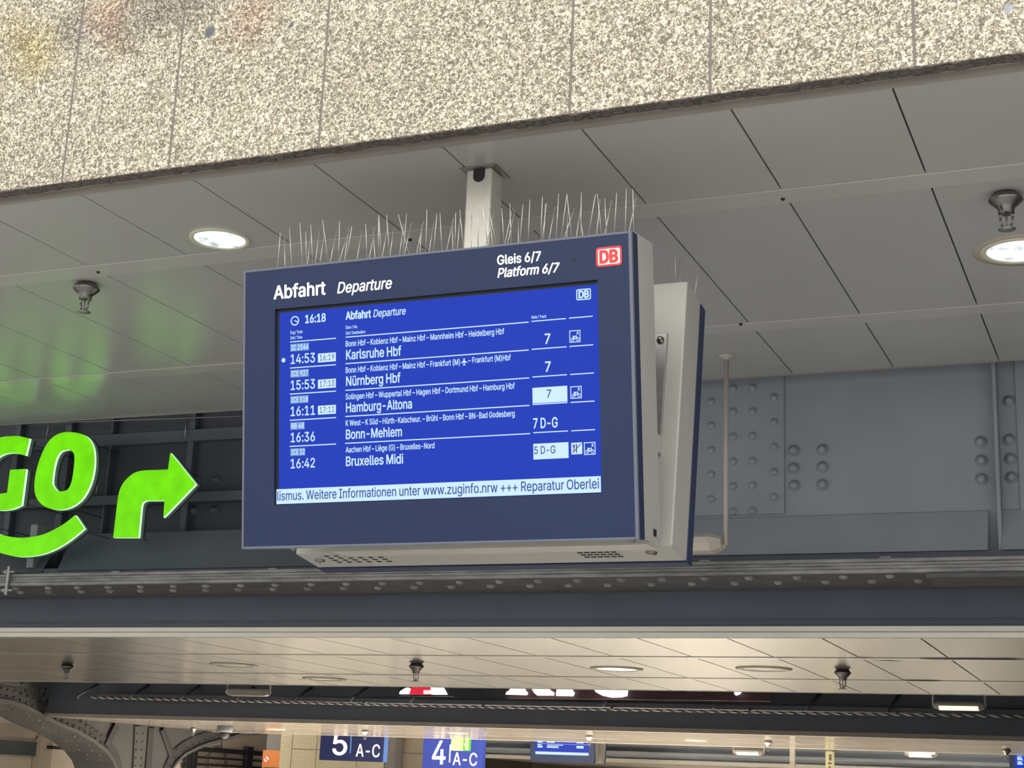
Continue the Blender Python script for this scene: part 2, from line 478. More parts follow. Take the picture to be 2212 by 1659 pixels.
    # small fixing studs on the strip
st = MB()
for px, py in ((212, 587), (886, 517), (1691, 429), (1600, 700)):
    q = onz(px, py, ZC - .004)
    st.lathe((q.x, q.y, ZC - .012), [(.0001, 0), (.006, .001), (.009, .008)], 12)
structure(st.build('trim_6', M['dark']))
structure(MB().box(XL, XR, 7.846, 7.856, ZC - .006, ZC + .05).build('trim_7', M['trim']))

# second ceiling, lower
X2L, X2R = -13.7, 2.0
P2 = .525
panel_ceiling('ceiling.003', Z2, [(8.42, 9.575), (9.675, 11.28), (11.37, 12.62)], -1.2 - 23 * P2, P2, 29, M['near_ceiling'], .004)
structure(MB().box(X2L, X2R, 8.42, 12.62, Z2 + .02, Z2 + .06).build('ceiling.004', M['gap']))
for i, (a, b) in enumerate(((9.577, 9.673), (11.282, 11.368))):
    o = structure(MB().box(X2L, X2R, a, b, Z2 - .004, Z2 + .02).build('trim_%d' % (8 + i), M['warm_batten'])); bevel(o, .002, 1)
structure(MB().box(X2L, X2R, 8.37, 8.40, Z2 + .029, Z2 + .056).box(X2L, X2R, 8.385, 8.40, Z2 + .02, Z2 + .03)
          .box(X2L, X2R, 8.36, 8.42, Z2 - .004, Z2 + .02).build('trim_10', M['light_trim']))
structure(MB().box(X2L, X2R, 12.62, 12.64, Z2 - .004, Z2 + .06).build('trim_11', M['light_trim']))
# dark sheets painting the shade in open slits where strips have come loose
mb = MB()
for px0, px1, py in ((1988, 2212, 1424.5), (1888, 1948, 1427), (1855, 1884, 1421.5), (1946, 2032, 1471)):
    a, b = onz(px0, py, Z2 - .005), onz(px1, py, Z2 - .005)
    yy = (a.y + b.y) / 2
    mb.prism([(a.x, yy - .02, Z2 - .0052), (a.x + .06, yy + .015, Z2 - .0052), (b.x, yy + .02, Z2 - .0052), (b.x - .06, yy - .03, Z2 - .0052)], (0, 0, .0008))
structure(mb.build('trim_21', M['gap']))
# dark fascia between the flange and the second ceiling
mb = MB().box(X2L, X2R, 8.405, 8.43, Z2 + .054, 3.4)
mb.box(X2L, X2R, 8.39, 8.407, Z2 + .088, Z2 + .094)
structure(mb.build('wall_fascia', M['fascia']))

# third ceiling
X3L, X3R = -16.75, 2.0
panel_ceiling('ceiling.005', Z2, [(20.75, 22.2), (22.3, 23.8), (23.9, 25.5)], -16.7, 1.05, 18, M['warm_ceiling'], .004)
structure(MB().box(X3L, X3R, 20.75, 25.5, Z2 + .02, Z2 + .06).build('ceiling.006', M['gap']))
structure(MB().box(X3L, X3R, 22.202, 22.298, Z2 - .004, Z2 + .02).box(X3L, X3R, 23.802, 23.898, Z2 - .004, Z2 + .02).build('trim_12', M['warm_batten']))
structure(MB().box(X3L, X3R, 20.66, 20.75, Z2 - .004, Z2 + .055).build('trim_13', M['trim']))
structure(MB().box(X3L, X3R, 25.5, 25.52, Z2 - .006, Z2 + .06).build('trim_14', M['light_trim']))
structure(MB().box(X3L, X3R, 20.70, 20.74, Z2 + .055, 3.6).build('wall_fascia.001', M['fascia']))
# passage wall behind the arched frames, far left
structure(MB().box(-20.3, -20.0, 14, 50, 0, 5.6).build('wall_left', M['panel_white']))
# fourth ceiling far off
structure(MB().box(-14, 2, 31.6, 40, 2.30, 2.32).build('ceiling.007', M['warm_ceiling']))
structure(MB().box(-14, 2, 31.5, 31.6, 2.295, 2.37).build('trim_15', M['light_trim']))
structure(MB().box(-14, 2, 31.62, 31.7, 2.32, 3.6).build('wall_fascia.002', M['girder']))

# ================================================================== DEPARTURE BOARD
TLT = .1424
BX, BY, BZ = -2.2195, 4.565, 2.3765
BW, BH = 1.4445, .9816
UX = Vector((1, 0, 0)); UV = Vector((0, -math.sin(TLT), math.cos(TLT))); UN = Vector((0, math.cos(TLT), math.sin(TLT)))
BB = Vector((BX, BY, BZ))
def D(u, v, d=0.0): return BB + UX * u + UV * v + UN * d
def p2d(px, py, d=0.0):
    r = ray(px, py); o = BB + UN * d
    t = ((o - CAM).dot(UN)) / r.dot(UN)
    q = CAM + r * t - BB
    return q.dot(UX), q.dot(UV)
def slab(mb, u0, u1, v0, v1, d0, d1):
    return mb.hexa([D(u0, v0, d0), D(u1, v0, d0), D(u1, v0, d1), D(u0, v0, d1), D(u0, v1, d0), D(u1, v1, d0), D(u1, v1, d1), D(u0, v1, d1)])
YM = 4.86           # the two displays mirror each other about this plane
def mirror_y(o):
    for v in o.data.vertices: v.co.y = 2 * YM - v.co.y
    o.data.flip_normals()

board = thing('departure_board', (BX, YM, BZ), 'double-sided dark blue platform departure display hanging from ceiling on a square pole', 'departure board')
hw = BW / 2
# screen opening
(su0, sv0), (su1, sv1) = p2d(597.5, 1089.3), p2d(1287.5, 611)
su0 = (p2d(597, 1089)[0] + p2d(601.3, 676)[0]) / 2
su1 = (p2d(1297.8, 1061)[0] + p2d(1287.5, 611)[0]) / 2
sv0 = (p2d(597, 1089.4)[1] + p2d(1297.8, 1061.2)[1]) / 2
sv1 = (p2d(601.3, 676)[1] + p2d(1287.5, 611)[1]) / 2
fr = .012
# front panel: four slabs round the opening, one mesh
mb = MB()
slab(mb, -hw + .008, hw - .008, .008, sv0 - .004, 0, .05)
slab(mb, -hw + .008, hw - .008, sv1 + fr, BH - .008, 0, .05)
slab(mb, -hw + .008, su0 - fr, sv0 - .004, sv1 + fr, 0, .05)
slab(mb, su1 + .004, hw - .008, sv0 - .004, sv1 + fr, 0, .05)
front = mb.build('front_panel', M['blue'], board)
mb = MB()
slab(mb, -hw, -hw + .008, 0, BH, -.002, .056); slab(mb, hw - .012, hw, 0, BH, -.002, .012)
slab(mb, -hw + .008, hw - .012, BH - .008, BH, -.002, .056); slab(mb, -hw + .008, hw - .012, 0, .008, -.002, .056)
bevel(mb.build('panel_edge_frame', M['blue_frame'], board), .002, 2)
mb = MB(); slab(mb, hw - .0121, hw - .0005, 0, BH, .012, .06)
mb.build('panel_side', M['blue'], board)
mb = MB()
slab(mb, su0 - fr, su0, sv0 - .004, sv1 + fr, .012, .03); slab(mb, su0, su1 + .004, sv1, sv1 + fr, .012, .03)
slab(mb, su1, su1 + .004, sv0 - .004, sv1, .012, .03)
mb.build('screen_gasket', M['black'], board)
mb = MB(); slab(mb, su0, su1, sv0, sv1, .012, .03)
screen = mb.build('screen', M['screen'], board)
# housing behind it
mb = MB(); slab(mb, -hw + .002, hw - .002, .004, BH + .006, .060, .235)
bevel(mb.build('housing', M['casing'], board), .006, 3)
# mirrored rear display
def rear(mb, name, m, bw=.0):
    o = mb.build(name, m)
    mirror_y(o); attach(o, board)
    if bw: bevel(o, bw, 3)
    return o
mb = MB(); slab(mb, -hw + .002, hw - .002, .004, BH + .006, .060, .235); rear(mb, 'housing', M['casing'], .006)
mb = MB(); slab(mb, -hw, hw, 0, BH, 0, .058); rear(mb, 'rear_panel', M['blue'], .003)
mb = MB(); slab(mb, su0, su1, sv0, sv1, -.002, .01); rear(mb, 'rear_screen', M['screen'])
# closing trim of both displays near the bottom, loudspeaker slots, bolts
def RD(u, v, d):
    q = D(u, v, d); q.y = 2 * YM - q.y; return q
def rear_on_bottom(px, py):   # point on the tilted underside (v = .004) of the rear housing
    o = RD(0, .004, 0); nn = Vector((0, math.sin(TLT), math.cos(TLT)))
    r = ray(px, py); t = (o - CAM).dot(nn) / r.dot(nn)
    return CAM + r * t, -nn
for pc in ((705, 1197, 842, 1216), (1243, 1186, 1343, 1204)):
    a, nn = rear_on_bottom(pc[0] + 13, (pc[1] + pc[3]) / 2); b, _ = rear_on_bottom(pc[2] - 13, (pc[1] + pc[3]) / 2)
    yd = Vector((0, math.cos(TLT), -math.sin(TLT)))
    cen = (a + b) / 2; w = (b - a).length
    def tile(q, hx, hy, h): return MB().prism([q + UX * sx * hx + yd * sy * hy for sx, sy in ((-1, -1), (1, -1), (1, 1), (-1, 1))], nn * h)
    grille_ = tile(cen, w / 2 + .02, .055, .0008).build('speaker_grille', M['casing'], board)
    for r_ in range(4):
        for c_ in range(6):
            tile(cen + UX * ((c_ - 2.5) / 5 * w + (r_ - 1.5) * .004) + yd * ((r_ - 1.5) * .026), .0095, .0065, .0016).build('speaker_slot', M['dark'], grille_)
for px, py in ((691, 1210), (1407, 1193)):
    q, nn = rear_on_bottom(px, py)
    mb = MB().lathe(q, [(.020, .0005), (.020, .004), (.013, .005), (.013, .009), (.0001, .009)], 20, nn)
    mb.build('hex_bolt', M['chrome'], board)
for px, py in ((632, 1191), (1365, 1171)):
    u, v = p2d(px, py, .07)
    q = D(u, .004, .075)
    MB().lathe(q, [(.012, 0), (.012, .006), (.007, .008), (.007, .012), (.0001, .012)], 16, -UV).build('hinge_bolt', M['chrome'], board)
# lock slot low on the right side of the front housing
q = onx(1414, 1151, BX + hw - .002)
MB().box(BX + hw - .003, BX + hw + .0006, q.y - .014, q.y + .014, q.z - .011, q.z + .011).build('lock_slot', M['black'], board)
# tie plate on the inner face of the rear housing, with its bolt
def rear_inner(px, py, off=.0):
    o = RD(0, 0, .235 + off); nn = Vector((0, -math.cos(TLT), math.sin(TLT)))
    r = ray(px, py); t = (o - CAM).dot(nn) / r.dot(nn)
    return CAM + r * t, nn
a, nn = rear_inner(1444, 721); ub = Vector((0, math.sin(TLT), math.cos(TLT)))
mb = MB().prism([a + nn * .0005, a - UX * .14 + nn * .0005, a - UX * .14 - ub * .46 + nn * .0005, a - ub * .46 + nn * .0005], nn * .012)
plate = bevel(mb.build('tie_plate', M['steel'], board), .002, 1)
q, _ = rear_inner(1427, 735, .012)
MB().lathe(q, [(.014, 0), (.014, .004), (.009, .006), (.009, .016), (.006, .018), (.0001, .018)], 12, nn).build('plate_bolt', M['chrome'], plate)
# link between the housings
MB().box(BX + hw - .10, BX + hw - .06, 4.74, 4.97, 2.74, 2.80).build('link_bracket', M['casing'], board)
MB().box(BX - .5, BX + hw - .05, 4.80, 4.92, 2.40, 2.43).build('link_bracket', M['casing'], board)
# pole
PXC, PYC, PS = -2.2112, 4.842, .0508
mb = MB().box(PXC - PS, PXC + PS, PYC - PS, PYC + PS, 2.43, ZC - .004)
pole = bevel(mb.build('hanging_pole', M['pole'], board), .008, 3)
MB().disc((PXC, PYC - PS - .0008, ZC - .034), .023, (0, -1, 0), 24, .0008).box(PXC - .023, PXC + .023, PYC - PS - .0012, PYC - PS - .0004, ZC - .034, ZC - .005).build('cable_slot', M['dark'], pole)
bevel(MB().box(PXC - .072, PXC + .072, PYC - .072, PYC + .072, ZC - .0045, ZC - .0005).build('ceiling_plate', M['steel'], board), .001, 1)
MB().lathe((PXC + .06, PYC - .058, ZC - .0045), [(.006, 0), (.006, .003), (.0001, .004)], 10, (0, 0, -1)).build('plate_screw', M['chrome'], board)
for sx in (-1, 1):
    MB().box(PXC + sx * .08 - .012, PXC + sx * .08 + .012, 4.70, 5.02, 2.95, 3.01).build('pole_clamp', M['steel'], board)

# ---- printed header
EPS = -.0006
def text(body, px0, py0, px1, cap_px, m, parent, name, bold=0.0, shear=0.0, d=EPS, gap=1.0):
    py1 = py0 + (px1 - px0) * (py0 - 1369.0) / (8136.0 + (px0 - 1106))
    u0, v0 = p2d(px0, py0, d); u1, v1 = p2d(px1, py1, d)
    _, vt = p2d(px0, py0 - cap_px, d)
    return letter_mesh(name, body, D(u0, v0, d), UX, UV, u1 - u0, vt - v0, m, parent, bold, shear, un=-UN, gap=gap)
text('Abfahrt', 591, 646.3, 703.4, 28, M['white_letter'], board, 'heading_lettering', .020)
text('Departure', 728.4, 633.8, 846.6, 23.5, M['white_letter'], board, 'heading_lettering', .012, .22)
text('Gleis 6/7', 1074, 572, 1168.7, 19.6, M['white_letter'], board, 'platform_lettering', .02)
text('Platform 6/7', 1074.6, 599.9, 1209.4, 19.6, M['white_letter'], board, 'platform_lettering', .02, .22)
def rrect(u0, u1, v0, v1, r, d, k=5):
    pts = []
    for cu, cv, a0 in ((u1 - r, v1 - r, 0), (u0 + r, v1 - r, 90), (u0 + r, v0 + r, 180), (u1 - r, v0 + r, 270)):
        for i in range(k + 1):
            a = math.radians(a0 + 90 * i / k); pts.append(D(cu + r * math.cos(a), cv + r * math.sin(a), d))
    return pts
def ringed(mb, outer, inner, dvec=None):
    n = len(outer); 
    mb.add(outer + inner, [(i, (i + 1) % n, n + (i + 1) % n, n + i) for i in range(n)])
    return mb
def logo(tl, br, col_ring, col_fill, col_text, parent, text_box, d0, name, cap):
    u0, v1 = p2d(*tl, d0); u1, v0 = p2d(*br, d0)
    w = (u1 - u0)
    t = w * .075
    out = None
    if col_fill:
        out = MB().prism(rrect(u0 + t * .5, u1 - t * .5, v0 + t * .5, v1 - t * .5, w * .07, d0), UN * -.0008).build(name + '_plate', col_fill, parent)
    ringed(MB(), rrect(u0, u1, v0, v1, w * .11, d0 - .0012), rrect(u0 + t, u1 - t, v0 + t, v1 - t, w * .06, d0 - .0012)).build(name + '_border', col_ring, out or parent)
    text('DB', text_box[0], text_box[1], text_box[2], cap, col_text, out or parent, name + '_letters', .045, d=d0 - .0014)
logo((1287.3, 535.6), (1344, 572.3), M['db_red'], M['db_white'], M['db_red'], board, (1294.8, 568.6, 1335.5), -.0002, 'logo', 26)
u, v = p2d(1239.2, 562)
MB().disc(D(u, v, -.0002), .006, -UN, 16, .0006).build('sensor_hole', M['black'], board)

# ---- what the screen shows
SD = .0112
T, INK, BADGE = M['screen_text'], M['screen_ink'], M['screen_badge']
def quad(px0, py0, px1, pyb, m, name, d=SD, parent=None):
    """upright rectangle from its top-left pixel, right pixel column and bottom-left row"""
    u0, v1 = p2d(px0, py0, d); _, v0 = p2d(px0, pyb, d)
    pyr = py0 + (px1 - px0) * (py0 - 1369.0) / (8136.0 + (px0 - 1106))
    u1, _ = p2d(px1, pyr, d)
    return MB().add([D(u0, v0, d), D(u1, v0, d), D(u1, v1, d), D(u0, v1, d)], [(0, 1, 2, 3)]).build(name, m, parent or screen)
def stext(body, a, b, c, cap, m=T, name='destination_text', bold=0.0, shear=0.0, d=SD - .0006, gap=1.0):
    return text(body, a, b, c, cap, m, screen, name, bold, shear, d, gap)
def rule(px0, py0, px1): quad(px0, py0 - 1.1, px1, py0 + 1.1, T, 'divider_line')
# clock
def ring_mesh(px, py, r, t, m, name, d=SD, parent=None):
    u, v = p2d(px, py, d)
    k = 32
    o = [D(u + r * math.cos(2 * PI * i / k), v + r * math.sin(2 * PI * i / k), d) for i in range(k)]
    n_ = [D(u + (r - t) * math.cos(2 * PI * i / k), v + (r - t) * math.sin(2 * PI * i / k), d) for i in range(k)]
    return ringed(MB(), o, n_).build(name, m, parent or screen)
def dot(px, py, r, m, name, d=SD, parent=None):
    u, v = p2d(px, py, d); k = 24
    return MB().add([D(u + r * math.cos(2 * PI * i / k), v + r * math.sin(2 * PI * i / k), d) for i in range(k)], [tuple(range(k))]).build(name, m, parent or screen)
PXM = 1 / 611.0   # metres per picture pixel near the screen
def stroke(pts, w, m, name, d=SD, parent=None):
    mb = MB()
    for (a, b), (c, e) in zip(pts, pts[1:]):
        p, q = Vector(p2d(a, b, d)), Vector(p2d(c, e, d))
        t = (q - p); 
        if t.length < 1e-6: continue
        t = t.normalized(); nrm = Vector((-t.y, t.x)) * (w * PXM / 2)
        p = p - t * (w * PXM * .3); q = q + t * (w * PXM * .3)
        mb.add([D(*(p + nrm), d), D(*(p - nrm), d), D(*(q - nrm), d), D(*(q + nrm), d)], [(0, 1, 2, 3)])
    return mb.build(name, m, parent or screen)
clock = ring_mesh(637, 693, 10.4 * PXM, 2.6 * PXM, T, 'clock_ring')
stroke([(636.5, 692.5), (642.5, 695)], 2.2, T, 'clock_hand')
stext('16:18', 659.2, 698, 703.8, 17, name='clock_text', bold=.03)
stext('Zug / Train', 627, 721.6, 653.4, 6.2, name='column_heading', bold=.016)
stext('Zeit / Time', 627, 733.2, 653, 6.2, name='column_heading', bold=.016)
stext('Abfahrt', 746.6, 690.4, 801.6, 16.5, name='screen_heading', bold=.034)
stext('Departure', 806.4, 685.2, 876.6, 15.8, name='screen_heading', shear=.2, bold=.014)
stext('Über / Via', 746.6, 710.7, 771.3, 6.2, name='column_heading', bold=.016)
stext('Ziel / Destination', 746.6, 723, 789, 6.2, name='column_heading', bold=.016)
stext('Gleis / Track', 1147.8, 688.6, 1180.4, 6.2, name='column_heading', bold=.016)
ly = [738.8, 795.2, 851.5, 908, 964.4]
for i, y in enumerate(ly): rule(626.4 - .2 * i, y, 725.8)
for y, x0, x1 in ((728.4, 746.6, 1141.8), (785.7, 746.4, 1142), (843.2, 746.2, 1143), (899.8, 745.8, 1143.7), (957.8, 745.5, 1145)): rule(x0, y, x1)
for x0, y, x1 in ((1147.8, 694.3, 1222.4), (1148.4, 754.7, 1223.8), (1150, 814.4, 1224.6), (1150.5, 874, 1225.7), (1151.9, 934.8, 1227),
                  (1229.2, 687.2, 1280.2), (1230, 748.5, 1281.5), (1231.4, 809, 1283), (1232.4, 869.4, 1284.2), (1233.8, 930.7, 1285.3)): rule(x0, y, x1)
rows = [('IC 2546', 667.3, '14:53', '16:19'), ('ICE 927', 666.7, '15:53', '17:13'), ('ICE 518', 666.2, '16:11', '17:11'), ('RB 48', 657.8, '16:36', None), ('ICE 12', 659.2, '16:42', None)]
for (tr, bx, tm, dl), y in zip(rows, ly):
    quad(627.3, y + 4.6, bx, y + 20.8, BADGE, 'train_badge')
    stext(tr, 629.2, y + 18, bx - 1.2, 11.2, name='train_number', bold=.024, gap=1.08)
    stext(tm, 627.8, y + 47.4, 680.5, 20, name='departure_time', bold=.013)
    if dl:
        quad(686.8, y + 25.2, 725.5, y + 44.4, T, 'delay_box')
        stext(dl, 690.8, y + 40.4, 722.2, 12.4, INK, 'delayed_time', .006, gap=1.06)
dot(612.3, 778.2, 4.8 * PXM, T, 'boarding_dot')
via = [('Bonn Hbf – Koblenz Hbf – Mainz Hbf – Mannheim Hbf – Heidelberg Hbf', 746.6, 748.9, 1089.3),
       ('Bonn Hbf – Koblenz Hbf – Mainz Hbf – Frankfurt (M)', 746.6, 805.8, 993.6),
       ('– Frankfurt (M)Hbf', 1011.4, 784.6, 1103.5),
       ('Solingen Hbf – Wuppertal Hbf – Hagen Hbf – Dortmund Hbf – Hamburg Hbf', 746.6, 863.2, 1112),
       ('K West – K Süd – Hürth-Kalscheur. – Brühl – Bonn Hbf – BN-Bad Godesberg', 746.8, 920.2, 1111.7),
       ('Aachen Hbf – Liège (G) – Bruxelles-Nord', 746.8, 977.7, 938.6)]
for b_, x0, y, x1 in via: stext(b_, x0, y, x1, 12, name='via_text', bold=.017, gap=1.02)
for b_, x0, y, x1 in (('Karlsruhe Hbf', 747.6, 776.8, 867), ('Nürnberg Hbf', 747.6, 833.7, 865.2), ('Hamburg-Altona', 747.4, 890.7, 890), ('Bonn-Mehlem', 747.2, 948.6, 868.3), ('Bruxelles Midi', 747.2, 1006.7, 871)):
    stext(b_, x0, y, x1, 20, name='destination_text', bold=.018)
# aeroplane symbol
u, v = p2d(1002.6, 781, SD)
ap = [(0, 8), (1.3, 6), (1.5, 2.2), (7.2, -2), (7.2, -3.6), (1.5, -1.8), (1.1, -5.6), (3.2, -7.2), (3.2, -8.2), (0, -7.2)]
ap = ap + [(-x, y) for x, y in reversed(ap[1:-1])]
MB().add([D(u + x * PXM, v + y * PXM, SD) for x, y in ap], [tuple(range(len(ap)))]).build('aeroplane_symbol', T, screen)
# platform column
stext('7', 1176.8, 742.8, 1189.2, 21.5, name='track_number', bold=.02)
stext('7', 1177.6, 803, 1190, 21.5, name='track_number', bold=.02)
quad(1150, 838, 1225.2, 871.8, T, 'track_box')
stext('7', 1180.9, 858.9, 1190.8, 17, INK, 'track_number', .012)
stext('7 D-G', 1151.9, 925.6, 1204.8, 21.5, name='track_number', bold=.02)
quad(1151.9, 958.8, 1227.8, 992.8, T, 'track_box')
stext('5 D-G', 1154, 981.2, 1199.9, 16.5, INK, 'track_number', .010)
# pictograms
def bicycle(px, py, s):
    """px, py: top-left pixel; s: side in pixels"""
    u0, v1 = p2d(px, py, SD); w = s * PXM
    def Q(x, y): return D(u0 + x * w, v1 - (1 - y) * w * 1.04, SD)
    b = ringed(MB(), [Q(0, 0), Q(1, 0), Q(1, 1), Q(0, 1)], [Q(.07, .07), Q(.93, .07), Q(.93, .93), Q(.07, .93)]).build('bicycle_symbol', T, screen)
    mb = MB()
    def ln(x0, y0, x1, y1, t=.05):
        p, q = Vector((x0, y0)), Vector((x1, y1)); d_ = (q - p).normalized(); n_ = Vector((-d_.y, d_.x)) * t / 2
        mb.add([Q(*(p + n_)), Q(*(p - n_)), Q(*(q - n_)), Q(*(q + n_))], [(0, 1, 2, 3)])
    for cx in (.28, .74):
        k = 18
        ringed(mb, [Q(cx + .155 * math.cos(2 * PI * i / k), .26 + .155 * math.sin(2 * PI * i / k)) for i in range(k)],
               [Q(cx + .10 * math.cos(2 * PI * i / k), .26 + .10 * math.sin(2 * PI * i / k)) for i in range(k)])
    for s_ in ((.28, .26, .38, .46), (.28, .26, .5, .27), (.5, .27, .38, .46), (.5, .27, .66, .46), (.38, .46, .66, .46), (.74, .26, .62, .55), (.62, .55, .56, .57), (.38, .46, .35, .53), (.29, .53, .42, .53)): ln(*s_)
    mb.add([Q(.30, .46), Q(.52, .44), Q(.5, .54), Q(.36, .56)], [(0, 1, 2, 3)])
    mb.build('bicycle_symbol', T, screen)
    q = Q(.68, .62); vt = Q(.68, .86)
    letter_mesh('reservation_letter', 'R', q + UN * -.0006, UX, UV, .17 * w, (vt - q).length, T, screen, .03, un=-UN)
bicycle(1229.7, 714.3, 23.2); bicycle(1231.9, 834.9, 23.6); bicycle(1261.2, 955.6, 23.8)
quad(1233.8, 956.6, 1257.4, 981.8, T, 'restaurant_symbol')
pp = M['screen_purple']; dd = SD - .0007
stroke([(1239.6, 962), (1239.8, 976)], 2.2, pp, 'restaurant_symbol', dd)
stroke([(1237.4, 960), (1237.6, 965.5), (1241.8, 965.3), (1241.8, 959.8)], 1.3, INK, 'restaurant_symbol', dd)
stroke([(1245.2, 959.5), (1245.6, 968), (1245.2, 977.5)], 2.4, INK, 'restaurant_symbol', dd)
stroke([(1237, 978), (1254.8, 958.6)], 1.8, pp, 'restaurant_symbol', dd - .0003)
logo((1244.8, 625.4), (1277, 646.6), T, None, T, screen, (1249.6, 644.2, 1272.6), SD - .0002, 'screen_logo', 15.2)
# ticker
tk = quad(597.3, 1057, 1297.6, 1089.2, M['screen_text'], 'ticker_bar')
stext('lismus. Weitere Informationen unter www.zuginfo.nrw +++ Reparatur Oberlei', 599, 1081.2, 1294.3, 19.5, INK, 'ticker_text', .009)

# ---- bird spikes
def spike_strip(vtop, d_list, flip, u0, u1, step, dens):
    mk = (lambda u, v, d: RD(u, v, d)) if flip else D
    mb = MB()
    p = [mk(u0, vtop, d_list[0] - .012), mk(u1, vtop, d_list[0] - .012), mk(u1, vtop, d_list[-1] + .012), mk(u0, vtop, d_list[-1] + .012)]
    up = Vector((0, -math.sin(TLT) * (-1 if flip else 1), math.cos(TLT)))
    mb.prism(p, up * .003)
    strip = mb.build('bird_spike_strip', M['clip'], board)
    n = int((u1 - u0) / step); c = 0
    for i in range(n + 1):
        u = u0 + .006 + (u1 - u0 - .012) * i / n
        for d in d_list:
            if random.random() > dens: continue
            j = random.uniform(-.012, .012)
            lean_x = random.uniform(-.06, .06) if random.random() < .75 else random.uniform(-.13, .13)
            lean_d = (-.35 if d == d_list[0] else .35 if d == d_list[-1] else 0) + random.uniform(-.15, .15)
            L = random.uniform(.125, .165)
            dv = (Vector((lean_x * 2.2, 0, 0)) + Vector((0, (-1 if flip else 1) * lean_d * .6, 1))).normalized()
            b = mk(u + j, vtop + .002, d)
            MB().tube(b, b + dv * L, .0016, .0013, 6).build('spike', M['wire'], strip); c += 1
    return c
spike_strip(BH + .006, (.075, .115), False, -hw + .09, -.075, .030, .82)
spike_strip(BH + .006, (.075, .115), False, -.06, hw - .01, .030, .78)
spike_strip(BH + .006, (.10, .15), True, hw - .42, hw - .01, .055, .8)

# ================================================================== LAMPS AND SPRINKLERS
def spot(o_parent, loc, power, color, angle=2.3):
    l = bpy.data.lights.new('down_spot', 'SPOT')
    l.energy = power; l.color = color; l.spot_size = angle; l.spot_blend = .7; l.shadow_soft_size = .1
    o = bpy.data.objects.new('down_spot', l); COL.objects.link(o); o.location = loc
    attach(o, o_parent)
def downlight(q, r, lit, label, plate=None, power=60, color=(1, .97, .9), glass=None, group='recessed ceiling lamps'):
    t = thing('ceiling_downlight', q, label, 'ceiling lamp', group)
    z = q.z
    if plate:
        MB().lathe((q.x, q.y, z), [(r * 1.02, 0), (r * 1.04, -.004), (plate, -.004), (plate, .0)], 48).build('mounting_plate', M['lamp_plate'], t)
    MB().lathe((q.x, q.y, z), [(r * 1.14, 0), (r * 1.14, -.008), (r * 1.02, -.010), (r * .96, -.004), (r * .95, .004)], 48).build('lamp_ring', M['lamp_rim'], t)
    MB().lathe((q.x, q.y, z), [(r * .96, -.0045), (r * .7, -.0065), (r * .3, -.008), (.0001, -.0085)], 48).build('lens', glass or (M['lamp_glass'] if lit else M['lamp_off']), t)
    if lit: spot(t, (q.x, q.y, z - .03), power, color)
    return t
NEUT, WARM = (1, .97, .90), (1, .86, .68)
downlight(onz(475, 515, ZC), .112, True, 'round lit ceiling lamp left of the large departure board', None, 50, NEUT)
downlight(onz(2203, 540, ZC), .135, True, 'round lit ceiling lamp in a wide beige plate at the right edge', .185, 50, NEUT)
for px, py, lit, lab in ((1332, 1444, True, 'lit oval-looking recessed lamp in the tan ceiling below the board'),
                         (505, 1435.5, False, 'unlit recessed lamp ring in the tan ceiling left of centre'),
                         (1650, 1444, False, 'faint unlit recessed lamp in the tan ceiling right of the lit one'),
                         (701, 1466, False, 'unlit recessed lamp ring near the back edge of the tan ceiling')):
    downlight(onz(px, py, Z2), .15, lit, lab, .19, 330, WARM, M['lamp_glow'] if lit else M['lamp_off'])
for px, py, lab in ((596, 1575.5, 'lit lamp in the bright far ceiling above the orange notice'),
                    (988, 1583.5, 'lit lamp in the bright far ceiling above the platform 4 sign'),
                    (1503, 1599.5, 'lit lamp in the bright far ceiling right of the far display')):
    downlight(onz(px, py, Z2), .15, True, lab, None, 5200 + (px - 596) * 8, WARM, M['lamp_glow'])

def sprinkler(q, s, label):
    t = thing('fire_sprinkler', q, label, 'sprinkler', 'ceiling sprinklers')
    x, y, z = q
    MB().lathe(q, [(.040 * s, -.001), (.055 * s, -.020 * s), (.057 * s, -.026 * s), (.052 * s, -.031 * s), (.036 * s, -.046 * s), (.027 * s, -.056 * s), (.026 * s, -.072 * s), (.0001, -.072 * s)], 24).build('escutcheon', M['chrome'], t)
    mb = MB()
    for sx in (-1, 1):
        mb.path([(x + sx * .013 * s, y, z - .070 * s), (x + sx * .020 * s, y, z - .084 * s), (x + sx * .016 * s, y, z - .112 * s), (x + sx * .004 * s, y, z - .124 * s)], .004 * s)
    mb.tube((x, y, z - .072 * s), (x, y, z - .122 * s), .003 * s)
    mb.build('yoke', M['steel'], t)
    MB().lathe((x, y, z - .124 * s), [(.0001, 0), (.026 * s, 0), (.030 * s, -.003 * s), (.0001, -.005 * s)], 20).build('deflector', M['steel'], t)
    return t
sprinkler(onz(188, 612, ZC), 1.1, 'chrome sprinkler under the grey ceiling above the green letters')
sprinkler(onz(2172, 418, ZC), 1.1, 'chrome sprinkler under the grey ceiling at upper right')
for px, py, lab in ((146, 1434, 'small sprinkler hanging from the tan ceiling at far left'), (900, 1433, 'sprinkler hanging from the tan ceiling in the middle'), (1820, 1446, 'sprinkler hanging from the tan ceiling at right with dark stain')):
    sprinkler(onz(px, py, Z2), 1.0, lab)
for px, py, lab in ((419, 1571, 'tiny sprinkler on the bright far ceiling left of the dome camera'), (789, 1577, 'tiny sprinkler on the bright far ceiling above the platform 5 sign'),
                    (1273, 1588, 'tiny sprinkler on the bright far ceiling above the far display'), (1659, 1600, 'tiny sprinkler on the bright far ceiling above the white post'), (2174, 1618, 'tiny sprinkler on the bright far ceiling at the right edge')):
    sprinkler(onz(px, py, Z2), 1.15, lab)

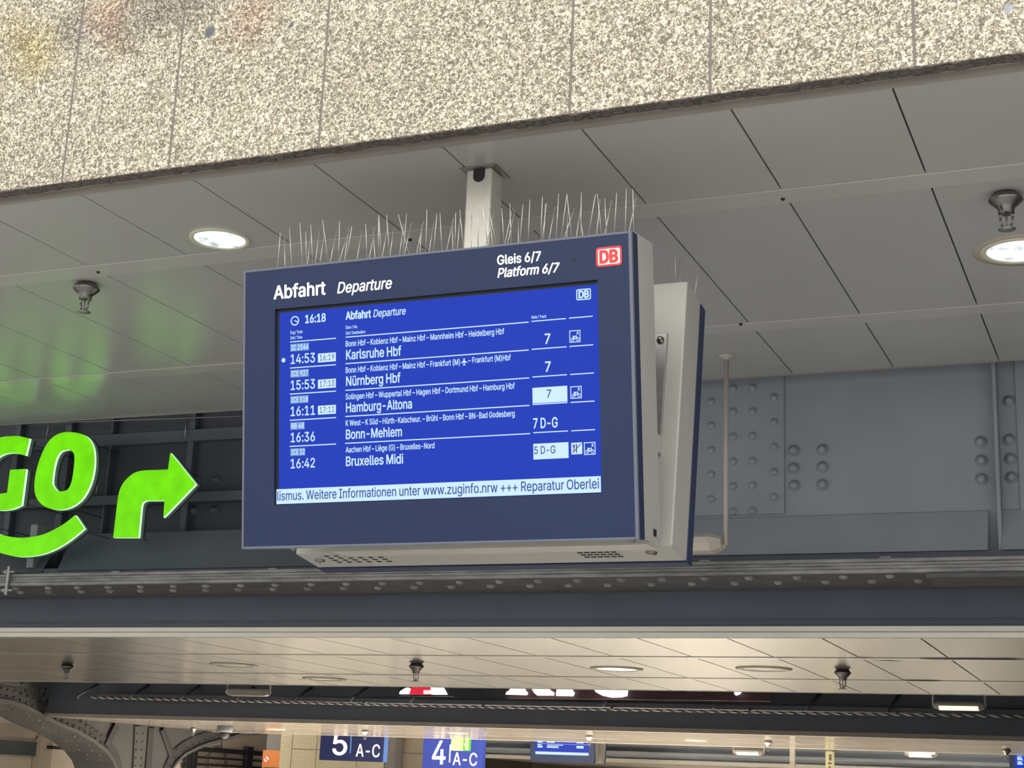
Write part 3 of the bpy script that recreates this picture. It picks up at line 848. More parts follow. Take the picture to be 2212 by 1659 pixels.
# tube lamp on two rods: the nearest one behind the departure board
def tube_lamp(x0, x1, y, z, ztop, label, lit=False, s=1.0):
    t = thing('hanging_tube_lamp', ((x0 + x1) / 2, y, z), label, 'hanging lamp', 'tube lamps on rods')
    h, w = .085 * s, .09 * s
    prof = [(-w * .55, 0), (w * .55, 0), (w, h * .45), (w, h * .75), (w * .6, h), (-w * .6, h), (-w, h * .75), (-w, h * .45)]
    c = .05 * s
    for nm, m, zz in (('lamp_housing', M['tube_body'], (2, 8)),):
        bevel(MB().prism([(x0 + c, y + a, z + b) for a, b in prof[2:]], (x1 - x0 - 2 * c, 0, 0)).build('lamp_housing', M['tube_body'], t), .004, 2)
    MB().prism([(x0 + c, y + a, z + b) for a, b in (prof[0], prof[1], (w * .98, h * .449), (-w * .98, h * .449))], (x1 - x0 - 2 * c, 0, 0)).build('tube_cover', M['tube_glow'] if lit else M['tube_cover'], t)
    for xa, xb in ((x0 + c, x0), (x1 - c, x1)):
        sc_ = .62
        A = [(xa, y + a, z + b) for a, b in prof]; B = [(xb, y + a * sc_, z + h * .5 + (b - h * .5) * sc_) for a, b in prof]
        MB().add([*A, *B], [tuple(range(8)), tuple(range(8, 16))] + [(i, (i + 1) % 8, 8 + (i + 1) % 8, 8 + i) for i in range(8)]).build('end_cap', M['tube_body'], t)
    for xr in (x0 - .012 * s, x1 + .012 * s):
        mb = MB().path([(xr, y, ztop), (xr, y, z + h * .35), (xr + (.03 * s if xr < x0 else -.03 * s), y, z + h * .35)], .012 * s, 12)
        mb.lathe((xr, y, ztop), [(.045 * s, 0), (.045 * s, -.004), (.02 * s, -.012), (.012 * s, -.02)], 20)
        mb.build('hanging_rod', M['tube_body'], t)
tube_lamp(-2.62, -2.0, 7.43, 2.792, ZC - .001, 'cream tube lamp on a thin rod, half hidden behind the departure board')
tube_lamp(-10.98, -10.38, 17.0, 2.632, 3.3, 'cream tube lamp on two rods above the dark fascia, left of centre')
tube_lamp(-2.29, -1.79, 17.0, 2.615, 3.3, 'cream tube lamp on two rods above the dark fascia, at right', True)
q = ony(1586, 1634, 29); r_ = ony(1648, 1634, 29)
tube_lamp(q.x, r_.x, 29, q.z + .03, 3.3, 'pale tube lamp under far girders left of the white post', True, 1.3)
q = ony(1957, 1640, 29); r_ = ony(2022, 1640, 29)
tube_lamp(q.x, r_.x, 29, q.z + .04, 3.3, 'pale tube lamp under far girders right of the yellow column', True, 1.3)
# roof slab pieces the far tube lamps hang from
structure(MB().box(-16.7, 2, 13.0, 20.3, 3.3, 3.35).build('ceiling.008', M['deck']))
structure(MB().box(-18.5, 2, 26.5, 31.6, 3.3, 3.35).build('ceiling.009', M['deck']))

for x in (-9.5, -4.0):      # unseen fill spots, added to light the floor beyond the far displays
    l = bpy.data.lights.new('down_spot', 'SPOT'); l.energy = 2600; l.color = WARM; l.spot_size = 2.2; l.spot_blend = .7; l.shadow_soft_size = .1
    o = bpy.data.objects.new('down_spot', l); COL.objects.link(o); o.location = (x, 34.5, 2.25)

# dome camera on the far ceiling
q = onz(487, 1567, Z2)
t = thing('security_camera', q, 'small dome camera on the bright far ceiling left of the orange notice', 'security camera')
MB().lathe(q, [(.0001, -.001), (.125, -.001), (.13, -.09), (.11, -.11), (.0001, -.11)], 28).build('camera_base', M['girder_dark'], t)
MB().lathe(q, [(.085, -.11), (.09, -.13), (.07, -.185), (.03, -.21), (.0001, -.215)], 24).build('dome', M['black'], t)

# ================================================================== BRIDGE GIRDER IN FRONT
YG = 8.05
gird = thing('bridge_girder', (-3.5, YG, 2.72), 'long grey riveted steel bridge girder crossing behind the departure board', 'girder')
GL, GR = -9.3, 2.2
xs_ = onx
def gpx(px, py, y=YG): return ony(px, py, y)
xa = gpx(523, 900).x; xb = gpx(2155, 950).x; xc = gpx(1695, 960).x
# web
MB().box(-4.2, GR, YG, YG + .03, 2.84, 4.6).build('web', M['girder'], gird)
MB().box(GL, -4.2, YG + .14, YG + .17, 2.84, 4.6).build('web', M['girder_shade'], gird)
# splice plate left of the seam and panel right of the rib
bevel(MB().box(-4.1, xc, YG - .012, YG, gpx(1600, 1113).z, 4.6).build('splice_plate', M['girder'], gird), .003, 1)
xr0, xr1 = gpx(2153, 1000).x, gpx(2162, 1000).x
bevel(MB().box(xr0, xr1, YG - .09, YG, gpx(2158, 1198, YG - .05).z, 4.6).build('stiffener_rib', M['girder'], gird), .003, 1)
bevel(MB().box(gpx(2200, 1000).x, GR, YG - .014, YG, 3.05, 4.6).build('splice_plate', M['girder'], gird), .003, 1)
# sloping cover sheets above the flange, split by gaps
def sheet(x0, x1, zt, zb, yt=YG - .013, yb=YG - .115, skew=0.0):
    th = Vector((0, .006, .004))
    p = [Vector((x0 + skew, yb, zb)), Vector((x1, yb, zb)), Vector((x1, yt, zt)), Vector((x0, yt, zt))]
    return bevel(MB().prism(p, th).build('cover_sheet', M['girder'], gird), .001, 1)
zt = gpx(1840, 1113).z
sheet(-3.0, gpx(2140, 1100).x - .01, zt, gpx(1840, 1194, YG - .115).z)
sheet(gpx(2165, 1100).x, GR, zt, gpx(1840, 1194, YG - .115).z)
sl = gpx(160, 1160, YG).x
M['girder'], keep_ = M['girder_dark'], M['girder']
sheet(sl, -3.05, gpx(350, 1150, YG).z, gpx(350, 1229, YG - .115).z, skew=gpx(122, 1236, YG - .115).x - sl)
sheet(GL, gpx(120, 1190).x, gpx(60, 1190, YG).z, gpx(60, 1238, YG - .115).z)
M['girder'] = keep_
# frame bars of the open left bay
def bar(px0, py0, px1, py1, d0, d1, m, name):
    a, b = gpx(px0, py0, YG - d1), gpx(px1, py1, YG - d1)
    return bevel(MB().box(a.x, b.x, YG - d1, YG - d0, b.z, a.z).build(name, m, gird), .003, 1)
yl = YG
def hbar(px, p0, p1, x0, x1, d0, d1, m):
    a, b = gpx(px, p0, YG - d1), gpx(px, p1, YG - d1)
    return bevel(MB().box(x0, x1, YG - d1, YG - d0, b.z, a.z).build('angle_bar', m, gird), .003, 1)
hbar(350, 931, 956, GL, -4.2, -.14, -.08, M['girder_dark'])
hbar(350, 1065, 1086, GL, -4.2, -.14, -.06, M['girder_dark'])
for px, w in ((389, 13), (120, 14), (10, 12), (215, 4)):
    a, b = gpx(px - w / 2, 1000), gpx(px + w / 2, 1000)
    bevel(MB().box(a.x, b.x, YG + .09, YG + .14, 2.86, 4.2).build('stiffener_bar', M['girder_dark'], gird), .003, 1)
# flange: layered plates
ZF = 2.722
mb = MB()
FY0, FY1 = 7.745, 8.31
lay = [(0.0, .020, 0.0), (.021, .038, .006), (.039, .055, .012), (.056, .074, .004)]
for i, (a, b, ins) in enumerate(lay):
    mb.box(GL, GR, FY0 + ins, FY1 - ins, ZF + a, ZF + b)
bevel(mb.build('flange', M['flange'], gird), .003, 1)
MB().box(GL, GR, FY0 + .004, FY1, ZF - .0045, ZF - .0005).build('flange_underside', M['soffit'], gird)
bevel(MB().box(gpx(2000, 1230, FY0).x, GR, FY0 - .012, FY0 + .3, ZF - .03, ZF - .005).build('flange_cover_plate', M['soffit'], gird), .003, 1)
MB().box(GL, GR, YG - .10, YG - .02, ZF + .075, ZF + .135).build('flange_angle', M['girder_dark'], gird)
rivet_me = None
def rivet(x, y, z, r, axis, name, m, parent=gird):
    MB().lathe((x, y, z), [(r, 0), (r * .92, r * .35), (r * .6, r * .62), (.0001, r * .72)], 14, axis).build(name, m, parent)
for i in range(34):
    x = -8.3 + i * .235 + random.uniform(-.01, .01)
    for j, y in enumerate((7.80, 7.98)):
        if x + j * .1 < 0.1: rivet(x + j * .11, y, ZF - .0045, .024, (0, 0, -1), 'flange_rivet', M['flange'])
Z6 = lambda x, y: (1480 + x / 3.016, 750 + y / 3.016)
riv = [(170, y) for y in (355, 510, 670, 830, 990)] + [(313, y) for y in (270, 420, 583, 745, 907, 1070)] + \
      [(440, y) for y in (265, 418, 578, 740, 900, 1065)] + [(580, y) for y in (328, 490, 650, 813, 978)]
for x, y in riv:
    q = gpx(*Z6(x, y), YG - .012); rivet(q.x, YG - .012, q.z, .0215, (0, -1, 0), 'rivet', M['girder'])
    if x == 170:
        q = gpx(*Z6(x - 130, y), YG - .012); rivet(q.x, YG - .012, q.z, .0215, (0, -1, 0), 'rivet', M['girder'])
for x, y in [(708, 675), (708, 790), (712, 903), (895, 670), (897, 782), (897, 897), (1925, 620), (1930, 740), (1932, 860), (2110, 355), (2112, 605), (2122, 730), (2128, 850)]:
    q = gpx(*Z6(x, y), YG)
    MB().lathe((q.x, YG, q.z), [(.032, 0), (.032, .006), (.019, .007), (.019, .022), (.012, .026), (.0001, .026)], 6 * 3, (0, -1, 0)).build('bolt', M['girder'], gird)
for px, py in ((425, 1038), (468, 1037), (418, 1103), (463, 1102)):
    q = gpx(px, py, YG + .14)
    MB().lathe((q.x, YG + .14, q.z), [(.032, 0), (.032, .006), (.019, .007), (.019, .022), (.0001, .026)], 18, (0, -1, 0)).build('bolt', M['girder_dark'], gird)
q = gpx(144, 1195, YG); MB().lathe((q.x, YG + .1, q.z), [(.03, 0), (.03, .02), (.018, .022), (.016, .06), (.0001, .062)], 14, (0, -1, 0)).build('bolt', M['steel'], gird)
for px, py in ((250, 1238), (590, 1228), (1523, 1211), (1913, 1201)):
    q = gpx(px, py, YG - .13); bevel(MB().box(q.x - .03, q.x + .03, YG - .14, YG - .03, ZF + .0745, ZF + .108).build('clip', M['girder'], gird), .002, 1)
q = gpx(95, 1190, YG); bevel(MB().box(q.x - .03, q.x + .025, YG - .12, YG - .02, ZF + .14, ZF + .42).build('hanger_strap', M['girder'], gird), .003, 1)
# conduit clamp at the left end of the flange
q = gpx(15, 1260, FY0 - .02)
cl = thing('conduit_clamp', (q.x, FY0 - .02, ZF), 'small bolted pipe clamp on the weathered flange at the left edge', 'clamp')
bevel(MB().box(q.x - .010, q.x + .010, FY0 - .024, FY0 - .002, ZF - .06, ZF + .12).build('clamp_strap', M['steel'], cl), .002, 1)
for z in (ZF + .085, ZF - .03):
    MB().tube((q.x - .05, FY0 - .013, z), (q.x + .045, FY0 - .013, z), .008).lathe((q.x - .03, FY0 - .013, z), [(.016, 0), (.016, .02), (.0001, .021)], 12, (1, 0, 0)).build('clamp_bolt', M['steel'], cl)
# thin conduits on the left web
for i, pts in enumerate((((40, 916), (540, 898)), ((108, 905), (100, 948)), ((402, 905), (400, 945)), ((213, 1030), (208, 1068)))):
    a, b = gpx(*pts[0], YG + .06), gpx(*pts[1], YG + .06)
    tag(MB().tube((a.x, YG + .06, a.z), (b.x, YG + .06, b.z), .005, n=8).build('cable', M['steel']),
        ('thin horizontal cable along the dark web above the green letters', 'short thin cable drop above the letter O', 'short thin cable drop right of the letter O', 'short thin cable drop right of the letter O, lower one')[i], 'cable')

# ================================================================== LIT GREEN SIGN
YS = 7.70
def z5(x, y): return (x / 3.95, 880 + y / 3.95)
def spline(pts, k=6, closed=True):
    n = len(pts); out = []
    for i in range(n if closed else n - 1):
        p0, p1, p2, p3 = (pts[(i + j) % n] if closed else pts[min(n - 1, max(0, i + j))] for j in (-1, 0, 1, 2))
        for s in range(k):
            t = s / k
            out.append(tuple(.5 * (2 * b + (c - a) * t + (2 * a - 5 * b + 4 * c - d) * t * t + (3 * b - a - 3 * c + d) * t ** 3) for a, b, c, d in zip(p0, p1, p2, p3)))
    return out
def on_sign(pts, y): return [ony(*z5(*p), YS) + Vector((0, y - YS, 0)) for p in pts]
def lit_shape(name, outline, parent, hole=None):
    first = None
    for nm, m, y0, y1 in ((name, M['green'], 0, .004), ('lit_edge', M['green_rim'], .004, .022), ('letter_back', M['clear_rim'], .048, .07)):
        if hole:
            o, h = on_sign(outline, YS + y0), on_sign(hole, YS + y0); n = len(o); d = Vector((0, y1 - y0, 0))
            mb = MB().add(o + h + [p + d for p in o] + [p + d for p in h],
                          [(i, (i + 1) % n, n + (i + 1) % n, n + i) for i in range(n)] + [(2 * n + i, 3 * n + i, 3 * n + (i + 1) % n, 2 * n + (i + 1) % n) for i in range(n)] +
                          [(i, 2 * n + i, 2 * n + (i + 1) % n, (i + 1) % n) for i in range(n)] + [(n + i, n + (i + 1) % n, 3 * n + (i + 1) % n, 3 * n + i) for i in range(n)])
        else:
            mb = MB().prism(on_sign(outline, YS + y0), (0, y1 - y0, 0))
        ob = mb.build(nm, m, first or parent)
        first = first or ob
    c = sum((p for p in on_sign(outline, YS)), Vector()) / len(outline)
    zs = [p.z for p in on_sign(outline, YS)]
    pts = on_sign(outline, YS)
    for p in (pts[0], pts[len(pts) // 2]):
        q = p + (c - p) * .12
        MB().tube((q.x, YS + .02, q.z), (q.x, YG + .14, q.z), .003).build('mounting_stud', M['girder_shade'], first)
sign = thing('illuminated_sign', ony(*z5(150, 700), YS), 'lime green lit letters G and O over a lit smile, left of the board', 'sign')
og = [(620, 212), (500, 225), (410, 297), (345, 425), (306, 560), (293, 680), (312, 772), (375, 842), (480, 873), (590, 857), (690, 790), (758, 680), (795, 550), (803, 420), (786, 320), (730, 245)]
ih = [(575, 360), (522, 374), (490, 412), (468, 470), (452, 550), (444, 640), (462, 693), (520, 717), (573, 703), (603, 655), (620, 585), (631, 500), (635, 430), (626, 388), (612, 368), (594, 361)]
ih = [ih[i] for i in (0, 1, 2, 3, 4, 5, 6, 6, 7, 8, 9, 10, 11, 12, 13, 15)]
ih[6] = (455, 675); ih[7] = (482, 708)
lit_shape('letter', spline(og), sign, spline(ih))
arc1 = spline([(250, 265), (180, 248), (100, 245), (0, 258), (-110, 312), (-200, 430), (-245, 600), (-228, 750), (-120, 855), (0, 878), (100, 868), (180, 835)], 5, False)
arc2 = spline([(60, 728), (0, 735), (-60, 715), (-92, 650), (-75, 530), (-30, 440), (30, 400), (90, 388), (150, 392), (215, 412)], 5, False)
lit_shape('letter', [(250, 265)] + arc1[5:] + [(180, 835), (220, 525), (85, 533)] + arc2 + [(215, 412)], sign)
lo_ = spline([(717, 1035), (600, 1130), (480, 1205), (350, 1255), (200, 1275), (80, 1262), (-40, 1225), (-150, 1160), (-250, 1080)], 5, False)
up_ = spline([(-165, 990), (-90, 1040), (0, 1083), (90, 1104), (200, 1112), (340, 1092), (450, 1048), (550, 990), (640, 920)], 5, False)
lit_shape('smile', lo_ + [(-250, 1080)] + up_ + [(640, 920)], sign)
arrow = thing('illuminated_arrow', ony(*z5(1250, 700), YS), 'lime green lit arrow bending right, between the letter O and the board', 'sign')
bend = spline([(1003, 790), (1018, 715), (1055, 640), (1120, 575), (1175, 548), (1240, 537)], 5, False)
bend2 = spline([(1262, 795), (1235, 799), (1213, 815), (1203, 845)], 4, False)
lit_shape('arrow', [(965, 1112)] + bend + [(1240, 537), (1433, 530), (1453, 388), (1667, 655), (1393, 940), (1403, 795)] + bend2 + [(1203, 845), (1178, 1112)], arrow)

# ================================================================== SECOND SIGN, ROPE AND LEDGES IN THE FAR GAP
YK = 19.8
def flat(pts, y): return [ony(px, py, YK) + Vector((0, y - YK, 0)) for px, py in pts]
ks = thing('illuminated_sign', ony(1220, 1500, YK), 'white lit letters cut off by the tan ceiling edge, above the pale rope', 'sign')
def kl(pieces, name, m=None, parent=ks, d=.05):
    for p in pieces: MB().prism(flat(p, YK), (0, d, 0)).build(name, m or M['sign_white'], parent)
kl([[(1092, 1500), (1093, 1496), (1101, 1490), (1105, 1478), (1116, 1410), (1111, 1400), (1152, 1401), (1148, 1410), (1138, 1470), (1131, 1485), (1133, 1491), (1138, 1496), (1136, 1501)],
    [(1160, 1502), (1153, 1496), (1146, 1483), (1139, 1462), (1163, 1402), (1190, 1402), (1168, 1446), (1178, 1478), (1186, 1490), (1195, 1496), (1194, 1502)],
    [(1201, 1503), (1201, 1497), (1203, 1486), (1216, 1412), (1211, 1403), (1276, 1404), (1274, 1424), (1250, 1421), (1247, 1440), (1262, 1441), (1259, 1457), (1244, 1456), (1234, 1489), (1239, 1497), (1236, 1503.5)],
    [(1353, 1503), (1340, 1506), (1319, 1506.5), (1302, 1503), (1287, 1495), (1278, 1482), (1276, 1455), (1289, 1422), (1318, 1404), (1362, 1407), (1358, 1432), (1330, 1428), (1312, 1450), (1314, 1478), (1332, 1490), (1355, 1484)],
    [(1586, 1494), (1590, 1488), (1602, 1487), (1601, 1493), (1597, 1499), (1589, 1502), (1586, 1499)]], 'letter')
MB().prism([p + Vector((0, .09, 0)) for p in flat([(1085, 1507), (1085, 1395), (1660, 1400), (1660, 1514)], YK)], (0, .02, 0)).build('backing_panel', M['sign_red_dark'], ks)
em = thing('illuminated_sign', ony(915, 1499, YK), 'small red and white lit panel cut off by the tan ceiling edge', 'sign')
kl([[(862, 1499), (864, 1493), (874, 1487), (880, 1485), (884, 1487), (881, 1499)], [(932, 1500), (931, 1490), (925, 1450), (944, 1451), (956, 1485), (964, 1500)]], 'white_panel', None, em)
kl([[(884, 1499.5), (888, 1486), (894, 1450), (922, 1450), (929, 1486), (932, 1500)]], 'red_panel', M['sign_red'], em)
for k in range(3):
    x = 915.5 + k * 5.6
    kl([[(x, 1499), (x + .4, 1491), (x + 3.6, 1491), (x + 4, 1499)]], 'white_stripe', None, em, -.01)
MB().prism([p + Vector((0, .06, 0)) for p in flat([(856, 1503), (866, 1445), (960, 1446), (976, 1504)], YK)], (0, .02, 0)).build('backing_panel', M['black'], em)
for t_, xs2 in ((ks, (1115, 1220, 1310, 1594)), (em, (880, 945))):
    for px in xs2:
        q = ony(px, 1470, YK); MB().tube((q.x, YK + .05, q.z), (q.x, 20.71, q.z), .015).build('mounting_stud', M['girder_dark'], t_)

za, zb = ony(1106, 1513, 20.4).z, ony(1106, 1524.5, 20.4).z
structure(bevel(MB().box(-15.6, 2, 20.4, 20.70, zb, za).build('trim_16', M['girder_dark']), .01, 2))
mb = MB()
for px, py in ((168, 1502), (280, 1504), (390, 1506), (508, 1509), (634, 1511), (758, 1509), (888, 1510), (1304, 1519), (1542, 1522), (1744, 1528), (1918, 1531)):
    q = ony(px, py, 20.35); mb.tube((q.x, 20.35, q.z - .05), (q.x, 20.35, q.z + .02), .018).tube((q.x, 20.36, q.z), (q.x + .09, 20.69, q.z + .2), .022)
structure(mb.build('trim_17', M['girder_dark']))
# twisted rope
ZR = ony(1106, 1527, 20.25).z
rope = thing('twisted_rope', (-7, 20.25, ZR), 'long pale and dark twisted rope strung in front of the dark fascia', 'rope')
for ph, m, nm in ((0, M['rope_light'], 'pale_strand'), (PI, M['rope_dark'], 'dark_strand')):
    mb = MB(); n = 1150; pts = []
    for i in range(n + 1):
        x = -15.6 + 17.2 * i / n; a = 2 * PI * x / .15 + ph
        sag = .03 * math.sin((x + 15.6) / 17.2 * PI)
        pts.append((x, 20.25 + .008 * math.cos(a), ZR + .007 * math.sin(a) - sag + .02))
    ring = []
    for x, y, z in pts: ring += [(x, y + .012 * math.cos(2 * PI * k / 6), z + .011 * math.sin(2 * PI * k / 6)) for k in range(6)]
    mb.add(ring, [(i * 6 + k, i * 6 + (k + 1) % 6, (i + 1) * 6 + (k + 1) % 6, (i + 1) * 6 + k) for i in range(n) for k in range(6)], True)
    mb.build(nm, m, rope)
mb = MB()
for i in range(9):
    x = -14.6 + i * 1.9; mb.tube((x, 20.25, ZR + .0), (x, 20.42, ZR + .05), .012)
mb.build('rope_hook', M['girder_dark'], rope)

# ================================================================== ARCHED STEEL FRAME AT THE LEFT PASSAGE SIDE
XA = -16.80
arch = thing('arched_steel_frame', (XA, 23.6, 0), 'riveted grey steel arch frame with a central column, bottom left', 'steel frame')
up = [(-90, 1490), (-40, 1499), (0, 1508), (31, 1514), (64.5, 1527.6), (95, 1543.8), (126, 1560), (169, 1578), (204, 1598), (230.5, 1620), (246, 1641), (252, 1659)]
L_ = [onx(*p, XA) for p in up]
L_.append(Vector((XA, 22.82, 1.3))); L_.append(Vector((XA, 22.85, 0.02)))
rt = [(372, 1658), (381.5, 1643), (400, 1626), (427.6, 1612), (458, 1601), (497, 1590.6), (524, 1584)]
R_ = [onx(*p, XA) for p in rt]
R_.append(Vector((XA, 27.9, 2.62)))
R_.insert(0, Vector((XA, 24.30, 0.02)))
def offs(pts, d):
    out = []
    for i, p in enumerate(pts):
        a, b = pts[max(0, i - 1)], pts[min(len(pts) - 1, i + 1)]
        t = (b - a).normalized(); out.append(p + Vector((0, -t.z, t.y)) * d)
    return out
web = [p + Vector((-.06, 0, 0)) for p in L_] + [p + Vector((-.06, 0, 0)) for p in R_] + [Vector((XA - .06, 27.9, 3.25)), Vector((XA - .06, L_[0].y, 3.25))]
MB().prism(web, (-.03, 0, 0)).build('web_plate', M['arch'], arch)
def band(pts, a, b, x0, x1, m, name):
    A, B = offs(pts, a), offs(pts, b); n = len(A); mb = MB()
    dx0, dx1 = Vector((x0, 0, 0)), Vector((x1, 0, 0))
    for i in range(n - 1):
        mb.hexa([A[i] + dx1, A[i] + dx0, A[i + 1] + dx0, A[i + 1] + dx1, B[i] + dx1, B[i] + dx0, B[i + 1] + dx0, B[i + 1] + dx1])
    return mb.build(name, m, arch)
band(L_, 0, -.055, .02, -.85, M['arch'], 'arch_flange')
band(R_, 0, -.055, .02, -.85, M['arch'], 'arch_flange')
band(L_, .002, .20, -.03, -.06, M['arch_dark'], 'arch_angle')
band(R_, .002, .20, -.03, -.06, M['arch_dark'], 'arch_angle')
def along(pts, off, step, x, name, axis=(1, 0, 0), m='arch_dark', lim=99):
    P = offs(pts, off); acc = 0; c = 0
    for a, b in zip(P, P[1:]):
        L = (b - a).length; s = (step - acc) if acc else 0
        while s < L:
            q = a + (b - a) * (s / L)
            if q.z > 1.5 and c < lim:
                MB().lathe((XA + x, q.y, q.z), [(.026, 0), (.02, .018), (.0001, .022)], 8, axis).build(name, M[m], arch); c += 1
            s += step
        acc = L - (s - step)
along(L_, .05, .16, -.03, 'rivet', lim=24); along(L_, .15, .16, -.03, 'rivet', lim=24); along(R_, .05, .2, -.03, 'rivet', lim=16); along(R_, .15, .2, -.03, 'rivet', lim=16)
# rivets on the underside of the left arch
P = offs(L_, -.056)
for i in range(2, 10):
    a, b = P[i], P[i + 1]
    t = (b - a).normalized(); nn = Vector((0, t.z, -t.y))
    for s in (.25, .75):
        q = a + (b - a) * s
        for dx in (-.16, -.42):
            MB().lathe((XA + dx - (.08 if s > .5 else 0), q.y, q.z), [(.026, 0), (.02, .016), (.0001, .02)], 8, nn).build('soffit_rivet', M['arch'], arch)
def post(p0, p1, w, m, name, d=.05):
    a, b = onx(*p0, XA), onx(*p1, XA); t = (b - a).normalized(); n_ = Vector((0, -t.z, t.y)) * w / 2
    x = Vector((-.058, 0, 0))
    return bevel(MB().prism([a + n_ + x, a - n_ + x, b - n_ + x, b + n_ + x], (d, 0, 0)).build(name, m, arch), .006, 1)
post((254, 1566), (232, 1612), .14, M['arch_dark'], 'stiffener_or_gap', .06)
post((331, 1572), (322, 1690), .16, M['arch_dark'], 'stiffener_or_gap', .03)  # dark bar standing in for the shaded gap beside the column strip
post((302, 1568), (297, 1690), .20, M['arch'], 'column_strip', .04)
post((353, 1574), (374, 1634), .12, M['arch_dark'], 'stiffener_or_gap', .06)
for py in (1585, 1602, 1620, 1638, 1655):
    for px in (296, 308):
        q = onx(px - (py - 1585) * .06, py, XA - .018); MB().lathe(q, [(.026, 0), (.02, .016), (.0001, .02)], 8, (1, 0, 0)).build('rivet', M['arch_dark'], arch)
for px, py in ((40, 1500), (55, 1491), (70, 1483), (98, 1488), (95, 1500), (75, 1502), (102, 1514), (48, 1476)):
    q = onx(px, py, XA - .06); MB().lathe(q, [(.026, 0), (.02, .016), (.0001, .02)], 8, (1, 0, 0)).build('rivet', M['arch_dark'], arch)

# shop front seen through the arches
def onwall(px, py, x=-19.98): return onx(px, py, x)
a, b = onwall(-60, 1594), onwall(77, 1633)
structure(MB().box(-19.99, -19.93, a.y, b.y, b.z, a.z).build('window_1', M['teal']))
a, b = onwall(-60, 1560), onwall(70, 1594)
structure(MB().box(-19.99, -19.90, a.y, b.y, b.z, a.z).build('trim_18', M['panel_tan']))
a, b = onwall(77, 1590), onwall(92, 1700)
structure(MB().box(-19.99, -19.85, a.y, b.y, b.z, a.z).build('trim_19', M['panel_tan']))
a, b = onwall(90, 1610), onwall(112, 1640)
tag(MB().box(-19.9, -19.7, a.y, b.y, a.z - .06, a.z).build('wall_bracket', M['black']), 'small dark bracket on the shop front, bottom left corner', 'bracket')
grille = thing('window_grille', onwall(500, 1640, -19.9), 'dark horizontal bars with posts seen through the right arch', 'grille')
for py, w in ((1618, .10), (1635, .045), (1650, .045), (1667, .045)):
    a, b = onwall(395, py, -19.9), onwall(566, py + 8, -19.9)
    MB().box(-19.96, -19.88, a.y, b.y, (a.z + b.z) / 2 - w / 2, (a.z + b.z) / 2 + w / 2).build('grille_bar', M['arch_dark'], grille)
for px, w in ((411, .2), (424, .14), (541, .24)):
    a = onwall(px, 1618, -19.87); MB().box(-19.97, -19.86, a.y - w / 2, a.y + w / 2, .6, a.z + .05).build('grille_post', M['arch_dark'], grille)
a = onwall(470, 1618, -19.8)
coil = MB()
for r_, dz in ((1, 0), (.8, .05)):
    pts = [(-19.8, a.y + .42 * r_ * math.cos(2 * PI * i / 24), a.z - .35 + dz + .42 * r_ * math.sin(2 * PI * i / 24)) for i in range(25)]
    coil.path(pts, .009, 6)
coil.path([(-19.8, a.y + .1, a.z + .6), (-19.8, a.y + .15, a.z)], .012, 6)
tag(coil.build('cable_coil', M['arch_dark']), 'loop of dark cable hanging over the bars in the right arch', 'cable')

# ================================================================== FAR END
YP = 30.0
sp = thing('stone_pillar', ony(720, 1659, YP), 'pale rough stone pillar behind the platform 5 sign', 'pillar')
x0, x1 = ony(606, 1600, YP).x, ony(832, 1600, YP).x
za = ony(640, 1618, YP).z
mb = MB(); xm = ony(631, 1610, YP).x; xs3 = [x0, xm, ony(684, 1610, YP).x, ony(772, 1610, YP).x, x1]
for i, (a, b) in enumerate(zip(xs3, xs3[1:])):
    lv = [0, .6, 1.25, za, 2.9, 3.5] if i else [0, .9, 1.7, 3.5]
    for c, d in zip(lv, lv[1:]): mb.box(a + .008, b - .008, YP, YP + .4, c + .008, d - .008)
mb.build('stone_cladding', M['stone'], sp)
MB().box(x0 + .004, x1 - .004, YP + .03, YP + .42, 0, 3.5).build('pillar_core', M['granite'], sp)
for a, b in ((574, 606), (832, 852)):
    p, q = ony(a, 1600, YP).x, ony(b, 1600, YP).x
    MB().box(p, q - .002, YP + .05, YP + .4, 0, 3.5).build('granite_edge', M['granite'], sp)
# orange notice
a, b = ony(567, 1620, YP), ony(600, 1690, YP)
nt_ = thing('wall_notice', (a.x, YP + .04, b.z), 'orange notice with a round red prohibition symbol on the grey granite edge', 'notice')
MB().box(a.x, b.x, YP + .03, YP + .048, b.z, a.z).build('notice_plate', M['orange'], nt_)
c = ony(573 + 1, 1640, YP + .03)
MB().disc((c.x + .02, YP + .029, c.z), .085, (0, -1, 0), 24, .004).build('symbol_disc', M['db_white'], nt_)
ro = [(c.x + .02 + .085 * math.cos(2 * PI * i / 24), YP + .024, c.z + .085 * math.sin(2 * PI * i / 24)) for i in range(24)]
ri = [(c.x + .02 + .064 * math.cos(2 * PI * i / 24), YP + .024, c.z + .064 * math.sin(2 * PI * i / 24)) for i in range(24)]
mb = ringed(MB(), ro, ri)
mb.add([(c.x + .02 - .062, YP + .0235, c.z + .045), (c.x + .02 - .045, YP + .0235, c.z + .062), (c.x + .02 + .062, YP + .0235, c.z - .045), (c.x + .02 + .045, YP + .0235, c.z - .062)], [(0, 1, 2, 3)])
mb.build('prohibition_ring', M['db_red'], nt_)
MB().box(a.x + .03, b.x - .03, YP + .026, YP + .03, ony(583, 1657, YP).z - .05, ony(583, 1657, YP).z).build('notice_text_bar', M['brown'], nt_)
# tan wall panel between the signs
p, q = ony(852, 1600, 30.6).x, ony(935, 1600, 30.6).x
zz = ony(880, 1627, 30.6).z
structure(MB().box(p, q, 30.6, 30.9, 0, zz - .006).box(p, q, 30.6, 30.9, zz + .006, 3.4).build('wall_back.001', M['panel_tan']))

